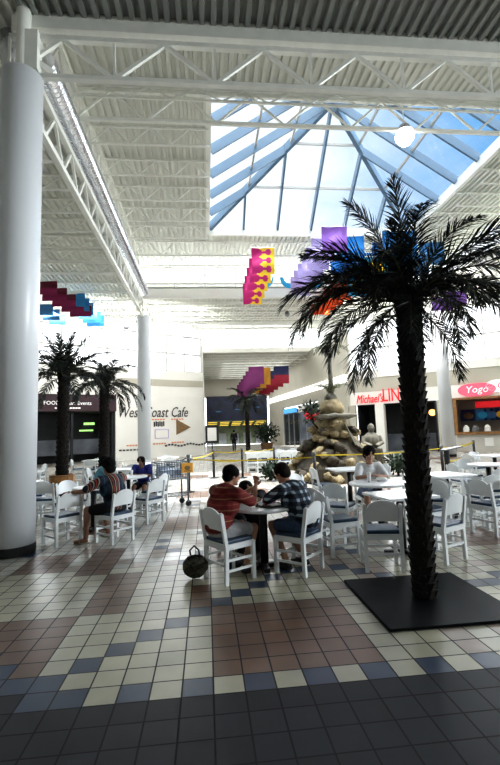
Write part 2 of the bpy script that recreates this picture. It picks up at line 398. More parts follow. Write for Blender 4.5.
def window(name, p0, p1, z0, z1, nx, nz, mw=.05, mm='mullion'):
    """glazing in a vertical plane from p0 to p1"""
    p0 = Vector((*p0, 0)); p1 = Vector((*p1, 0)); up = Vector((0, 0, 1)); f = MB()
    for k in range(nx + 1):
        a = p0.lerp(p1, k / nx); f.beam(a + up * z0, a + up * z1, mw, mw)
    for k in range(nz + 1):
        z = z0 + (z1 - z0) * k / nz; f.beam(p0 + up * z, p1 + up * z, mw, mw)
    w = S(f.build(name, M[mm])); g = MB()
    g.add([p0 + up * z0, p1 + up * z0, p1 + up * z1, p0 + up * z1], [(0, 1, 2, 3)]); g.build('pane', M['pane'], parent=w)
    return w
window('window_1', (XL, YF), (XR, YF), 8.75, 9.95, 10, 1)
window('window_2', (-.3, 33), (9.8, 33), 8.5, 9.95, 12, 1)
window('window_3', (XR + .1, YN), (XR + .1, YF), 8.8, 9.95, 10, 1)
# outer shell behind the camera and at the sides
sbox('wall_back', (5, -9, 4.4), (40, .2, 8.9)); sbox('wall_left', (-15, 6.5, 4.4), (.2, 31, 8.9)); sbox('wall_right', (25, 3, 4.4), (.2, 24.2, 8.9))

# left slanted shop wall
LA, LB = Vector((-15, 21.4, 0)), Vector((-.3, 30, 0)); LD = (LB - LA).normalized(); LN = Vector((LD.y, -LD.x, 0)); LL = (LB - LA).length
lrz = math.atan2(LD.y, LD.x)
def LP(s, z, off=0): return LA + LD * s + Vector((0, 0, z)) + LN * off
def lbox(name, s0, s1, z0, z1, th, m, off=0, parent=None, structure=True, **kw):
    b = MB(); b.box((0, 0, 0), (s1 - s0, th, z1 - z0)); o = b.build(name, M[m], loc=LP((s0 + s1) / 2, (z0 + z1) / 2, off), rz=lrz, **kw)
    if structure: S(o)
    return o
def s_at(px):   # helper: where a sight line through image column px at eye level meets the left wall
    a = math.atan2(px - 250, 439.1) + .101484 + .0
    dx, dy = math.sin(a), math.cos(a); ox, oy = -.005, -2.994
    det = dx * -LD.y + LD.x * dy
    t = ((LA.x - ox) * -LD.y + LD.x * (LA.y - oy)) / det
    return ((ox + dx * t - LA.x) * LD.x + (oy + dy * t - LA.y) * LD.y)
sd = s_at(114)
lbox('wall_far_left', 0, LL, 4.25, 6.1, .3, 'wall')
lbox('wall_far_left_lower', sd, LL, 0, 4.25, .3, 'wall')
lbox('trim_shade_band', sd - .2, LL, 5.0, 5.45, .36, 'beige', .03)  # beige strip standing in for the shading under the soffit
window('window_4', (LA.x, LA.y), (LB.x, LB.y), 6.1, 8.7, 12, 2, .11)
# dark food court entrance
sh = thing('shop_front', 'dark shop front with a maroon band above it behind the two left palms', 'shop front', LP(sd / 2, 0), lrz)
b = MB(); b.box((0, -.12, 3.75), (sd, .3, 1.05)); b.build('sign_band', M['maroon'], sh)
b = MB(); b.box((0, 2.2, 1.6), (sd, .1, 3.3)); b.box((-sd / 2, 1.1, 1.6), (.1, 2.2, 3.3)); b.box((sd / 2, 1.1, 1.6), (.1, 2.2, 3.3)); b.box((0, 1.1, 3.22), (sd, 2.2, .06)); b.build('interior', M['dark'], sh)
b = MB(); b.box((0, 1.4, 1.0), (sd * .9, .6, .95)); b.build('serving_counter', M['shopgrey'], sh)
b = MB(); b.box((s_at(91) - sd / 2 + .4, 2.0, 2.5), (.7, .06, .16)); b.box((s_at(88) - sd / 2 + .4, 2.0, 2.05), (.9, .06, .10)); b.build('menu_light', M['green_light'], sh)
for k in range(5):
    b = MB(); b.box((-sd / 2 + .15 + k * (sd - .3) / 4, .05, 1.6), (.14, .14, 3.25)); b.build('door_post', M['dark'], sh)
text('lettering', 'FOOD Court Events', .33, M['white'], sh, (s_at(66) - sd / 2, -.29, 3.72), (1, 0, 0), (0, 0, 1), .01)
b = MB(); 
for k in range(9): b.box((s_at(66) - sd / 2 - .7 + k * .17, -.285, 3.42), (.13, .02, .08))
b.build('small_lettering', M['white'], sh)
# cafe wall lettering
def wsign(body, px, z, size, m, shear=.25, ws=1.0, label='', name='wall_lettering'):
    o = text(name, body, size, M[m], None, tuple(LP(s_at(px), z, .19)), tuple(LD), (0, 0, 1), .01, shear, wscale=ws)
    return tag(o, label, 'lettering')
wsign('West Coast Cafe', 152, 3.12, 1.02, 'ink', .3, .72, 'black script lettering painted across the white cafe wall')
cs = thing('cafe_menu_art', 'small painted menu notes and brown wedge below the script on the cafe wall', 'mural', LP(s_at(166), 0, .17), lrz)
def rel(px): return s_at(px) - s_at(166)
b = MB()
for k in range(6): b.box((rel(155) + k * .14 - .2, 0, 2.32 + .03 * (k % 2)), (.09, .03, .34))
b.build('painted_word', M['ink'], cs)
b = MB(); b.prism([(0, 0), (1.15, .5), (0, 1.1)], (rel(174), 0, 1.65 - .1), (1, 0, 0), (0, 0, 1), .02); b.build('brown_wedge', M['brown_ink'], cs)
b = MB()
for px, z in ((155, 2.65), (174, 2.65), (156, .98), (174, 1.02), (130, .95)):
    for k in range(5): b.box((rel(px) + k * .2 - .3, 0, z), (.14, .03, .09))
b.build('small_notes', M['orange_ink'], cs)
b = MB()
for k in range(14): b.box((rel(165) + k * .24 - .1, 0, .82 + .06 * math.sin(k)), (.17, .03, .12))
for k in range(8): b.box((rel(120) + k * .24 - .1, 0, .66), (.17, .03, .10))
b.build('painted_line', M['ink'], cs)
b = MB()
x0 = rel(153); 
for (x, z, w, h) in ((x0 + .5, 1.95, 1.0, .04), (x0 + .5, 1.35, 1.0, .04), (x0, 1.65, .04, .6), (x0 + 1, 1.65, .04, .6)): b.box((x, 0, z), (w, .03, h))
b.build('outline_box', M['b_lilac'], cs)

# corridor beyond
sbox('wall_corridor_left', (-.32, 39.5, 4.1), (.3, 19, 8.2))
def wall_seg(name, a, bb, z0, z1, m='wall', th=.25):
    a = Vector((*a, 0)); bb = Vector((*bb, 0)); o = MB(); o.beam(a + Vector((0, 0, (z0 + z1) / 2)), bb + Vector((0, 0, (z0 + z1) / 2)), th, z1 - z0)
    return S(o.build(name, M[m]))
CA, CB = (9.8, 26), (7.6, 49)
wall_seg('wall_corridor_right', CA, CB, 3.9, 8.2, 'beige'); 
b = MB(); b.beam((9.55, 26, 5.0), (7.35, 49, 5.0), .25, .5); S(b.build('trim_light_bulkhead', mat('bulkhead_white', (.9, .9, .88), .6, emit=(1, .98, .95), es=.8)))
wall_seg('wall_corridor_right_lower', (9.75, 26.2), (9.2, 32), 0, 3.9, 'beige'); wall_seg('wall_corridor_right_far', (8.15, 43), (7.6, 49), 0, 3.9, 'beige')
def shopc(label, y0, y1, m):
    f = lambda y: 9.8 - 2.2 * (y - 26) / 23
    t = thing('shop_front', label, 'shop front', (f((y0 + y1) / 2), (y0 + y1) / 2, 0), math.atan2(23, -2.2))
    L = y1 - y0; b = MB(); b.box((0, -2, 1.9), (L, .1, 3.8)); b.box((-L / 2, -1, 1.9), (.1, 2, 3.8)); b.box((L / 2, -1, 1.9), (.1, 2, 3.8)); b.build('interior', M[m], t)
    b = MB(); 
    for k in range(4): b.box((-L / 2 + L * k / 3, 0, 1.6), (.1, .1, 3.2))
    b.box((0, 0, 3.2), (L, .12, .1)); b.build('door_frame', M['metal_grey'], t)
    b = MB(); b.add([(-L / 2, 0, .1), (L / 2, 0, .1), (L / 2, 0, 3.2), (-L / 2, 0, 3.2)], [(0, 1, 2, 3)]); b.build('glass', M['pane'], t)
    return t, L
t, L = shopc('grey glazed shop front in the corridor nearer the fountain', 32, 37.5, 'shopgrey')
b = MB(); b.box((0, .05, 3.5), (L, .2, .6)); b.build('fascia', M['wall'], t)
t, L = shopc('corridor shop front with a small blue sign over its dark door', 37.8, 43, 'dark')
b = MB(); b.box((0, .1, 3.5), (L * .8, .2, .45)); b.build('blue_sign', M['shopblue'], t)
# end of corridor
sbox('wall_far', (4.7, 49.2, 7.0), (10.5, .3, 2.6), 'beige')
ef = thing('shop_front', 'far dark navy shop front with yellow lights at the end of the corridor', 'shop front', (3.62, 48.9, 0))
b = MB(); b.box((0, 0, 4.35), (7.2, .3, 2.9)); b.build('navy_fascia', M['navy'], ef)
b = MB(); b.box((0, 5, 1.5), (7.2, .1, 3.0)); b.box((-3.55, 2.5, 1.5), (.1, 5, 3)); b.box((3.55, 2.5, 1.5), (.1, 5, 3)); b.box((0, 2.5, 2.95), (7.2, 5, .06)); b.build('interior', mat('dim_green_shop', (.10, .12, .07), .7, nscale=.8, namt=.6), ef)
for k in range(3):
    b = MB(); [b.box((-2.9 + 1.45 * q, .6 + k * 1.4, 2.75 - .16 * k), (1.1, .12, .08)) for q in range(5)]
    b.build('yellow_light_strip', M['yellow_light'], ef)
for k in range(5): b = MB(); b.box((-3.2 + 1.55 * k, 3.6, .7 + .1 * (k % 2)), (.9, .6, 1.3)); b.build('display_stand', M['metal_grey'], ef)
b = MB()
for k in range(3): b.ell((-2.2 + 2.3 * k, -.2, 4.0 + .2 * k), (.35, .04, .07))
b.build('emblem', M['b_steel'], ef)

# right slanted shop wall
RA, RB = Vector((9.8, 26, 0)), Vector((25, 14.1, 0)); RD = (RB - RA).normalized(); RNn = Vector((RD.y, -RD.x, 0)); RL = (RB - RA).length; rrz = math.atan2(RD.y, RD.x)
def RP(s, z, off=0): return RA + RD * s + Vector((0, 0, z)) + RNn * off
def rs_at(px):
    a = math.atan2(px - 250, 439.1) + .101484; dx, dy = math.sin(a), math.cos(a); ox, oy = -.005, -2.994
    det = dx * -RD.y + RD.x * dy; t = ((RA.x - ox) * -RD.y + RD.x * (RA.y - oy)) / det
    return ((ox + dx * t - RA.x) * RD.x + (oy + dy * t - RA.y) * RD.y)
def rbox(name, s0, s1, z0, z1, th, m, off=0):
    b = MB(); b.box((0, 0, 0), (s1 - s0, th, z1 - z0)); return S(b.build(name, M[m], loc=RP((s0 + s1) / 2, (z0 + z1) / 2, off), rz=rrz))
window('window_5', (RA.x, RA.y), (RB.x, RB.y), 5.0, 8.7, 14, 2, .10)
rbox('wall_far_right', 0, RL, 3.95, 5.0, .3, 'beige'); rbox('trim_right_sill', 0, RL, 4.85, 5.35, .42, 'wall', .04)
rbox('trim_sign_band', 0, RL, 3.1, 3.95, .24, 'wall')
sA, sB, sC = rs_at(357), rs_at(434), rs_at(452)
rbox('wall_pier', sB + .15, sC - .1, 0, 3.1, .5, 'beige'); rbox('wall_right_corner', -.1, sA - .15, 0, 3.1, .3, 'beige')
t = thing('shop_front', 'black open shop front left of the right column, under red lettering', 'shop front', RP((sA + sB) / 2, 0), rrz)
L = sB - sA
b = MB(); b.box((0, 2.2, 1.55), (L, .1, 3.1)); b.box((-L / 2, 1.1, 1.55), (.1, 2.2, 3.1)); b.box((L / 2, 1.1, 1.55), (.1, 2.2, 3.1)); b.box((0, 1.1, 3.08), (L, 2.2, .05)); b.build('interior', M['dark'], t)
b = MB(); b.box((rs_at(379) - (sA + sB) / 2, 0, 1.55), (.55, .5, 3.1)); b.build('white_pilaster', M['wall'], t)
b = MB(); b.box((0, 1.2, .55), (L * .9, .5, 1.1)); b.build('counter', M['shopgrey'], t)
b = MB(); b.ell((rs_at(428) - (sA + sB) / 2, .9, 2.4), (.22, .12, .2)); b.build('warm_lamp', M['amber_light'], t)
o = text('wall_lettering', "Michael's", .8, M['red'], None, tuple(RP(rs_at(369.5), 3.45, .17)), tuple(RD), (0, 0, 1), .03, .35, wscale=.62); tag(o, 'red slanted script lettering left of the big red capitals', 'lettering')
o = text('wall_lettering', "LINO'S", 1.2, M['red'], None, tuple(RP(rs_at(400), 3.6, .17)), tuple(RD), (0, 0, 1), .03, 0, wscale=.62); tag(o, 'large red capital letters above the black shop front, partly behind the big palm', 'lettering')
# right food counter shop
L = RL - sC - .3; t = thing('food_counter', 'food counter with menu boards under a pink oval sign, right of the column', 'food stall', RP(sC + L / 2, 0), rrz)
def rl(px): return rs_at(px) - (sC + L / 2)
b = MB(); b.box((0, 2.4, 1.55), (L, .1, 3.1)); b.box((L / 2, 1.2, 1.55), (.1, 2.4, 3.1)); b.box((-L / 2, 1.2, 1.55), (.1, 2.4, 3.1)); b.box((0, 1.2, 3.08), (L, 2.4, .05)); b.build('interior', M['shoptan'], t)
b = MB(); b.box((0, 0, .5), (L, .5, 1.0)); b.build('counter', M['counterwhite'], t)
b = MB(); b.box((0, -.05, 1.06), (L, .75, .14)); b.box((-L / 2 + .1, -.12, 1.55), (.18, .2, 3.1)); b.box((0, -.12, 3.1), (L, .2, .12)); b.build('wood_trim', M['wooddark'], t)
for px, cm, em in ((462, 'b_navy', 'brown_ink'), (477, 'b_steel', 'b_sky'), (487, 'b_navy', 'b_steel'), (497, 'b_steel', 'b_yellow')):
    b = MB(); b.box((rl(px), 2.2, 2.15), (.85, .06, .72)); mb = b.build('menu_board', M[cm], t)
    b = MB(); b.ell((rl(px), 2.15, 2.12), (.28, .03, .22)); b.build('picture', M[em], mb)
b = MB(); b.box((rl(490), 1.4, 2.75), (1.9, .1, .38)); b.build('red_light_panel', M['red'], t)
for k, px in enumerate((463, 472, 484)):
    b = MB(); b.box((rl(px), .05, 1.28), (.3, .3, .26)); b.lathe([(.0, 1.55), (.1, 1.5), (.12, 1.41), (.0, 1.41)], 10, (rl(px), .05, 0)); b.build('counter_machine', M['metal_grey' if k % 2 else 'paper'], t)
b = MB(); b.box((rl(485), -.28, .55), (.45, .04, .45)); b.build('notice', M['paper'], t)
def oval(px, z, w, h, body, fm, tm, label):
    t = thing('oval_sign', label, 'sign', RP(rs_at(px), z, .17), rrz)
    b = MB(); b.prism([(w * math.copysign(abs(math.cos(a)) ** .75, math.cos(a)), h * math.sin(a)) for a in [2 * PI * k / 32 for k in range(32)]], (0, 0, 0), (1, 0, 0), (0, 0, 1), .08); b.build('panel', M[fm], t)
    text('lettering', body, h * 1.5, M[tm], t, (0, -.1, 0), (1, 0, 0), (0, 0, 1), .01, .2)
oval(477, 3.58, 1.0, .38, 'Yogo', 'pink', 'white', 'pink oval sign with white lettering over the food counter')
oval(501, 3.72, .75, .36, 'C', 'white', 'pink', 'white oval sign with a pink letter, at the right edge of the photo')

# ---------------------------------------------------------------- columns
def column(label, x, y, r, ztop, post=False):
    t = thing('column', label, 'column', (x, y, 0))
    b = MB(); b.lathe([(0, .12), (r, .12), (r, ztop), (r * .62, ztop + .02) if post else (r, ztop + .02), (0, ztop + .02)], 40); b.build('shaft', M['column'], t, True)
    for p in t.children[0].data.polygons: p.use_smooth = abs(p.normal.z) < .5
    b = MB(); b.lathe([(0, 0), (r + .012, 0), (r + .012, .13), (0, .13)], 40); b.build('base_band', M['black'], t)
    if post:
        b = MB(); b.lathe([(r * .5, ztop), (r * .36, ztop + .12), (r * .36, 9.8)], 24); b.build('post', M['steel'], t)
        b = MB(); b.beam((0, 0, 8.0), (.45, .12, 7.75), .06, .1); b.box((.16, 0, 8.0), (.2, .2, .7)); b.build('bracket', M['steel'], t)
    return t
column('massive white round column at the left edge of the photo', -2.88, 3.95, .315, 7.55, True)
column('slim white round column standing left of the cafe lettering', XL, YF, .31, 7.4)
column('slim white round column behind the big palm, beside the food counter', XR, YF, .31, 7.4)
column('far white column in the right aisle beyond the frame edge', XR, YN, .315, 7.4)

# duct
def spiral(pts, r, name, label):
    d = MB(); P = [Vector(p) for p in pts]; path = []; rad = []
    for a, bb in zip(P[:-1], P[1:]):
        n = max(2, int((bb - a).length / .11))
        for k in range(n):
            for q, rr in ((0, r), (.8, r), (.85, r * 1.045), (.95, r * 1.045)): path.append(a.lerp(bb, (k + q) / n)); rad.append(rr)
    d.tube(path, rad, 18); return d.build(name, M['chrome'], smooth=False, label=label, cat='duct')
spiral([(XL + .12, 4.65, 8.5), (XL + .12, 17.9, 8.5)], .215, 'spiral_duct', 'shiny silver spiral duct running along the left girder')
b = MB(); b.lathe([(.0, 0), (.07, 0), (.07, .35), (.2, .8), (.2, 1.2), (0, 1.2)], 20)
b.build('duct_drop', M['chrome'], smooth=True, loc=(-3.25, 4.4, 7.5), label='silver duct funnel at the top of the near left column', cat='duct')

# ---------------------------------------------------------------- skylight
sk = thing('skylight', 'large glazed pyramid skylight with pale blue rafters', 'skylight', ((SX0 + SX1) / 2, (SY0 + SY1) / 2, ZH))
hx, hy = (SX1 - SX0) / 2, (SY1 - SY0) / 2; ap = Vector((0, 0, 3.2)); z0 = .3
cor = [Vector((-hx, -hy, z0)), Vector((hx, -hy, z0)), Vector((hx, hy, z0)), Vector((-hx, hy, z0))]
b = MB()
for a, bb in ((0, 1), (1, 2), (2, 3), (3, 0)):
    p, q = cor[a], cor[bb]; m = (p + q) / 2; out = Vector((m.x, m.y, 0)).normalized() * .06
    b.beam(Vector((p.x, p.y, z0 / 2)) + out, Vector((q.x, q.y, z0 / 2)) + out, .14, z0 + .05)
b.build('curb', M['steel'], sk)
for k in range(4):
    b = MB(); b.beam(cor[k] - V(0, 0, .02), ap - V(0, 0, .02), .15, .30); b.build('hip_rafter', M['sky_frame'], sk)
for a, bb in ((0, 1), (1, 2), (2, 3), (3, 0)):
    p, q = cor[a], cor[bb]; n = 6; m = (p + q) / 2
    for k in range(1, n):
        e = p.lerp(q, k / n); f = min(k, n - k) / (n / 2)
        top = (p if k <= n / 2 else q).lerp(ap, f) if k != n / 2 else ap
        bq = MB(); bq.beam(e - V(0, 0, .03), top - V(0, 0, .03), .075, .30); bq.build('rafter', M['sky_frame'], sk)
    for f in (.36, .70):
        bq = MB(); bq.beam(p.lerp(ap, f), q.lerp(ap, f), .07, .09); bq.build('purlin', M['mullion'], sk)
    bq = MB(); bq.add([p + V(0, 0, .1), q + V(0, 0, .1), ap + V(0, 0, .1)], [(0, 1, 2)]); bq.build('glass', M['pane'], sk)
b = MB(); b.tube([ap + V(0, 0, .05), ap - V(0, 0, .35)], .16, 12); b.build('hub', M['sky_frame'], sk)

# lamps
def pendant(label, x, y, z, r, up, glow=True):
    t = thing('pendant_lamp', label, 'lamp', (x, y, z))
    b = MB(); b.lathe([(0, -r * .95), (r * .55, -r * .8), (r * .95, -r * .25), (r, .1 * r), (r * .8, .6 * r), (0, .6 * r)], 24); b.build('globe', M['lamp_glow' if glow else 'metal_grey'], t, True)
    b = MB(); b.lathe([(r * .85, .55 * r), (r * .55, 1.2 * r), (.05, 1.35 * r), (0, 1.35 * r)], 20); b.build('cap', M['lamp_cap'], t, True)
    b = MB(); b.tube([(0, 0, 1.3 * r), (0, 0, up)], .015, 6); b.build('stem', M['steel'], t)
pendant('glowing white globe lamp hanging under the skylight truss', 5.2, 7.0, 8.97, .24, .9)
pendant('small grey bell lamp hanging in the left aisle', -4.15, 20.5, 7.4, .17, 1.3, False)
pendant('small bell lamp hanging in the far hall right of the banners', 4.6, 20.5, 8.0, .15, .7, False)

# ---------------------------------------------------------------- banners
def banner_mesh(w, h, style):
    """hanging cloth, w wide along X, gently billowed; style adds a second colour as pattern"""
    b = MB(); n, m = (24, 42) if style == 'goblet' else (12, 16)
    def c(u, v): return Vector(((u - .5) * w, .05 * h * math.sin(u * 5 + v * 3) + .03 * math.sin(v * 7), -v * h))
    for j in range(m + 1):
        for i in range(n + 1): b.v.append(tuple(c(i / n, j / m)))
    for j in range(m):
        for i in range(n):
            a = j * (n + 1) + i; u, v = (i + .5) / n, (j + .5) / m; k = 0
            if style == 'goblet':
                ph = abs((v * 3) % 1 - .5)
                if u < .34: gw = 1
                elif u < .5: gw = .46 - (u - .34) / .16 * .34
                elif u < .6: gw = .12
                elif u < .86: gw = math.sqrt(max(0, .13 ** 2 - (u - .73) ** 2)) * 2.7
                else: gw = 0
                k = 1 if ph > max(gw, .12 if .34 < u < .64 else 0) else 0
            elif style == 'dot': k = 1 if (u - .5) ** 2 + (v - .5) ** 2 < .10 else 0
            elif style == 'split': k = 1 if v > .5 else 0
            elif style == 'curl': k = 0
            b.f.append((a, a + 1, a + n + 2, a + n + 1)); b.mi.append(k)
    if style == 'swag':
        b = MB(); P = [(math.cos(t) * w * .5, math.sin(t) * h) for t in [PI + PI * k / 12 for k in range(13)]]
        Q = [(x * .72 + .06, y * .55) for x, y in P]
        for i in range(12): b.add([(P[i][0], 0, P[i][1]), (P[i + 1][0], 0, P[i + 1][1]), (Q[i + 1][0], 0.02, Q[i + 1][1]), (Q[i][0], .02, Q[i][1])], [(0, 1, 2, 3)])
    return b
def banner_row(name_, label, x, y0, dy, n, z, w, h, mats, style='', dx=0, dz=0, last=None):
    mats = [M[q] for q in mats]; root = None; root2 = None
    ords = ['nearest', 'second', 'third', 'fourth', 'fifth', 'sixth', 'seventh']
    for k in range(n):
        lb = ords[k] + ' ' + label
        if root is None:
            root = thing('hanging_banner', lb, 'banner', (x, y0, z), 0, name_)
            banner_mesh(w, h, style).build('cloth', mats, root, True)
            b = MB(); b.tube([(-w / 2 - .03, 0, .01), (w / 2 + .03, 0, .01)], .015, 6); b.build('rod', M['steel'], root)
            for sx in (-1, 1): b = MB(); b.tube([(sx * w * .4, 0, 0), (sx * w * .4, 0, .5)], .006, 4); b.build('cord', M['steel'], root)
        else:
            dup(root, (x + dx * k, y0 + dy * k, z + dz * k), 0, lb)
banner_row('magenta and yellow banners', 'magenta and yellow cut-out banner of the row left of the purple row', 2.15, 12.0, .95, 5, 8.15, .82, .95, ['b_magenta', 'b_yellow'], 'goblet')
banner_row('purple banners', 'purple banner of the row stepping down from the skylight', 4.82, 12.0, .85, 1, 8.98, .95, .95, ['b_purple'])
banner_row('lilac banners', 'lilac banner of the stepped row behind the purple banner', 4.62, 12.85, .85, 6, 8.92, .9, .9, ['b_lilac'])
banner_row('blue banners behind palm', 'bright blue banner just right of the purple one, behind the palm top', 5.75, 12.6, .9, 3, 8.9, .8, .9, ['b_blue'])
banner_row('blue banners right of palm', 'blue banner of the row right of the palm crown', 7.3, 12.0, 1.0, 4, 8.85, 1.3, 1.0, ['b_blue'])
banner_row('blue and yellow banners', 'blue banner with a yellow disc hung behind the palm fronds', 6.5, 12.4, 1.0, 3, 8.0, .9, .9, ['b_sky', 'b_yellow'], 'dot')
banner_row('blue banners at far right', 'blue banner right of the palm near the clerestory glass', 8.75, 12.4, 1.2, 2, 8.6, 1.0, .9, ['b_steel'])
banner_row('orange banners', 'orange red banner of the row seen through the left fronds', 6.6, 17.0, .9, 4, 8.6, .95, .85, ['b_orange'], dx=-.1)
banner_row('sky blue swags', 'curved light blue swag hung in front of the far clerestory', 2.9, 17.2, .05, 3, 8.95, .95, .55, ['b_sky'], 'swag', dx=1.25)
banner_row('maroon banners', 'maroon banner of the stepped row next to the big left column', -6.35, 14.8, .85, 5, 7.9, 1.0, .55, ['b_maroon', 'b_wine'], 'split', dx=.12, dz=0)
banner_row('steel blue banners beside column', 'steel blue banner below the maroon row next to the big column', -7.3, 17.5, .9, 3, 7.75, .8, .5, ['b_steel'])
banner_row('blue banners over left aisle', 'blue banner of the stepped row hanging over the left palms', -5.8, 17.0, .75, 6, 8.1, .9, .6, ['b_midblue'])
banner_row('plum banners far', 'plum banner of the far row over the corridor entrance', 3.3, 25.2, 2.2, 6, 5.8, 1.0, 1.15, ['b_plum'])
banner_row('yellow banners far', 'golden banner of the far row between the plum and red rows', 4.05, 25.7, 2.2, 4, 5.8, .5, 1.15, ['b_gold'])
banner_row('red and navy banners far', 'navy and red banner of the far row nearest the bright bulkhead', 4.95, 25.2, 2.2, 5, 5.8, 1.0, 1.15, ['b_navy', 'b_red'], 'split')
banner_row('purple banner right edge', 'dark purple banner at the right edge of the photo, below the fronds', 9.4, 12.2, .9, 2, 6.6, .9, .5, ['b_purple'])

# ---------------------------------------------------------------- palms
def frond_mesh(L, el, droop, nl, leaf, seed, wl=.016):
    rnd = random.Random(seed); b = MB(); pts = []; p = Vector((0, 0, 0)); a = el; N = 22
    for k in range(N + 1):
        pts.append(p.copy()); t = k / N; a = el - droop * t ** 1.3; p = p + Vector((math.cos(a), 0, math.sin(a))) * L / N
    side_c = rnd.uniform(-.12, .12)
    pts = [Vector((q.x, side_c * (q.x ** 2), q.z)) for q in pts]
    b.tube(pts, [.016 * (1 - .85 * k / N) + .002 for k in range(N + 1)], 5, 1, sq=.6)
    for s in (-1, 1):
        for i in range(nl):
            t = .10 + .90 * i / (nl - 1) + rnd.uniform(-.008, .008); t = min(t, .999); f = t * N; k = int(f); q = pts[k].lerp(pts[min(k + 1, N)], f - k)
            d = (pts[min(k + 1, N)] - pts[max(k - 1, 0)]).normalized(); side = Vector((0, s, 0))
            nrm = d.cross(side).normalized() * (1 if s > 0 else -1)
            ll = leaf * (math.sin(PI * min(1, t * .82 + .16)) ** .55) * rnd.uniform(.8, 1.1); ang = .95 - .45 * t + rnd.uniform(-.12, .12)
            ph = rnd.uniform(-.35, .45); dr = (d * math.cos(ang) + (side * math.cos(ph) + nrm * math.sin(ph)) * math.sin(ang)).normalized()
            w = (d.cross(dr).cross(dr) + Vector((rnd.gauss(0, .25), rnd.gauss(0, .25), rnd.gauss(0, .25)))).normalized() * wl * rnd.uniform(.7, 1.1)
            m1 = q + dr * ll * .5; tip = q + dr * ll + V(0, 0, -1) * ll * rnd.uniform(.05, .3)
            b.add([q - w * .5, q + w * .5, m1 + w * .6, tip, m1 - w * .6], [(0, 1, 2, 4), (4, 2, 3)])
    return b
def trunk_mesh(path, r0, r1, boot, rows, per, seed):
    rnd = random.Random(seed); b = MB(); P = [Vector(p) for p in path]; n = len(P)
    b.tube(P, [r0 + (r1 - r0) * k / (n - 1) for k in range(n)], 16)
    for j in range(rows):
        t = j / rows; f = t * (n - 1); k = int(f); c = P[k].lerp(P[k + 1], f - k); r = r0 + (r1 - r0) * t
        for q in range(per):
            a = 2 * PI * (q + .5 * (j % 2)) / per + rnd.uniform(-.1, .1); o = Vector((math.cos(a), math.sin(a), 0)); s_ = Vector((-math.sin(a), math.cos(a), 0)); u = V(0, 0, 1)
            w = PI * r / per * .95; h = boot; e = rnd.uniform(.6, 1.3) * boot * .35; base = c + o * r * .96
            b.add([base - s_ * w, base + s_ * w, base + s_ * w * .55 + u * h + o * e, base - s_ * w * .55 + u * h + o * e, base + u * h * .9 - s_ * w * .8, base + u * h * .9 + s_ * w * .8],
                  [(0, 1, 2, 3), (0, 3, 4), (1, 5, 2), (3, 2, 5, 4)])
    return b
def palm(label, loc, top, r0, r1, L, leafn, leaf, spec, frmat, boot=.07, rows=34, per=9, seed=1, wl=.016, types=None):
    t = thing('palm_tree', label, 'palm tree', loc)
    n = 10; tp = Vector(top); path = [Vector((tp.x * (k / n) ** 1.3, tp.y * k / n, tp.z * k / n)) for k in range(n + 1)]
    trunk_mesh(path, r0, r1, boot, rows, per, seed).build('trunk', M['bark'], t)
    b = MB(); b.ell(tp + V(0, 0, .02), (r1 * 1.25, r1 * 1.25, r1 * 1.6)); b.build('crown_heart', M['bark'], t)
    cache = {}; rnd = random.Random(seed)
    for az, ei, ls in spec:
        el, dp = types[ei]
        if ei not in cache: cache[ei] = frond_mesh(L, el, dp, leafn, leaf, seed * 10 + ei, wl).mesh('frond', [M[frmat], M['stem_dark']])
        o = bpy.data.objects.new('frond', cache[ei]); C.objects.link(o); o.parent = t; o.scale = (ls, ls, ls)
        az = math.radians(az); o.location = tp + Vector((math.cos(az) * r1 * .7, math.sin(az) * r1 * .7, rnd.uniform(-.06, .08))); o.rotation_euler = (rnd.uniform(-.15, .15), 0, az)
    return t
ty = [(1.45, .75), (1.15, 1.5), (.75, 1.75), (.35, 1.7), (-.05, 1.5), (-.6, 1.0), (.95, 1.15), (1.62, .35)]
rnd = random.Random(11); spec = []
for k in range(29):
    az = k * 137.5 + rnd.uniform(-12, 12); ei = [2, 6, 3, 1, 2, 3, 6, 4, 3, 2, 4, 1][k % 12]; spec.append((az, ei, rnd.uniform(.78, 1.05)))
spec += [(172, 0, 1.0), (200, 7, 1.02), (120, 0, .8), (215, 0, .7), (178, 1, 1.0), (183, 2, 1.15), (176, 6, .95), (5, 6, 1.1), (350, 2, 1.1), (185, 3, 1.15), (192, 3, 1.1), (0, 3, 1.1), (12, 6, 1.1), (262, 5, .6), (160, 5, .7), (10, 5, .75), (188, 5, .9)]
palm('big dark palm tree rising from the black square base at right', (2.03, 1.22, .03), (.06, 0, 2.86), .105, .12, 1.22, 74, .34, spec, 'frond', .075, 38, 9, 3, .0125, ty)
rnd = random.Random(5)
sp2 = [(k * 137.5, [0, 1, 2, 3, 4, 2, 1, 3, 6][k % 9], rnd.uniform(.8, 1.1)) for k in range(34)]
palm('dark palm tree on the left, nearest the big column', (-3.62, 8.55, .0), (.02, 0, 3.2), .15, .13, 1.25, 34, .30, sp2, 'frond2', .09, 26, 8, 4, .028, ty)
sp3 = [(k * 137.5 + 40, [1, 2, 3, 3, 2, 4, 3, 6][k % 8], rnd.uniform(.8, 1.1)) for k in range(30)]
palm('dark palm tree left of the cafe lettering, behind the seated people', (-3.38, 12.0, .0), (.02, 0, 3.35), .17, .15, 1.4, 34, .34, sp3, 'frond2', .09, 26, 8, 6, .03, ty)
b = MB(); b.box((0, 0, .012), (6 * T - .01, 6 * T - .01, .024)); b.build('tree_base_plate', mat('black_gloss_plate', (.004, .006, .008), .55, nscale=3, namt=.4, spec=.15), loc=(10 * T, 6 * T, 0), label='black square plate on the floor around the big palm', cat='base plate', bevel=.004)
t = thing('planter', 'orange wooden planter box at the foot of the left palm', 'planter', (-3.62, 8.55, 0))
b = MB()
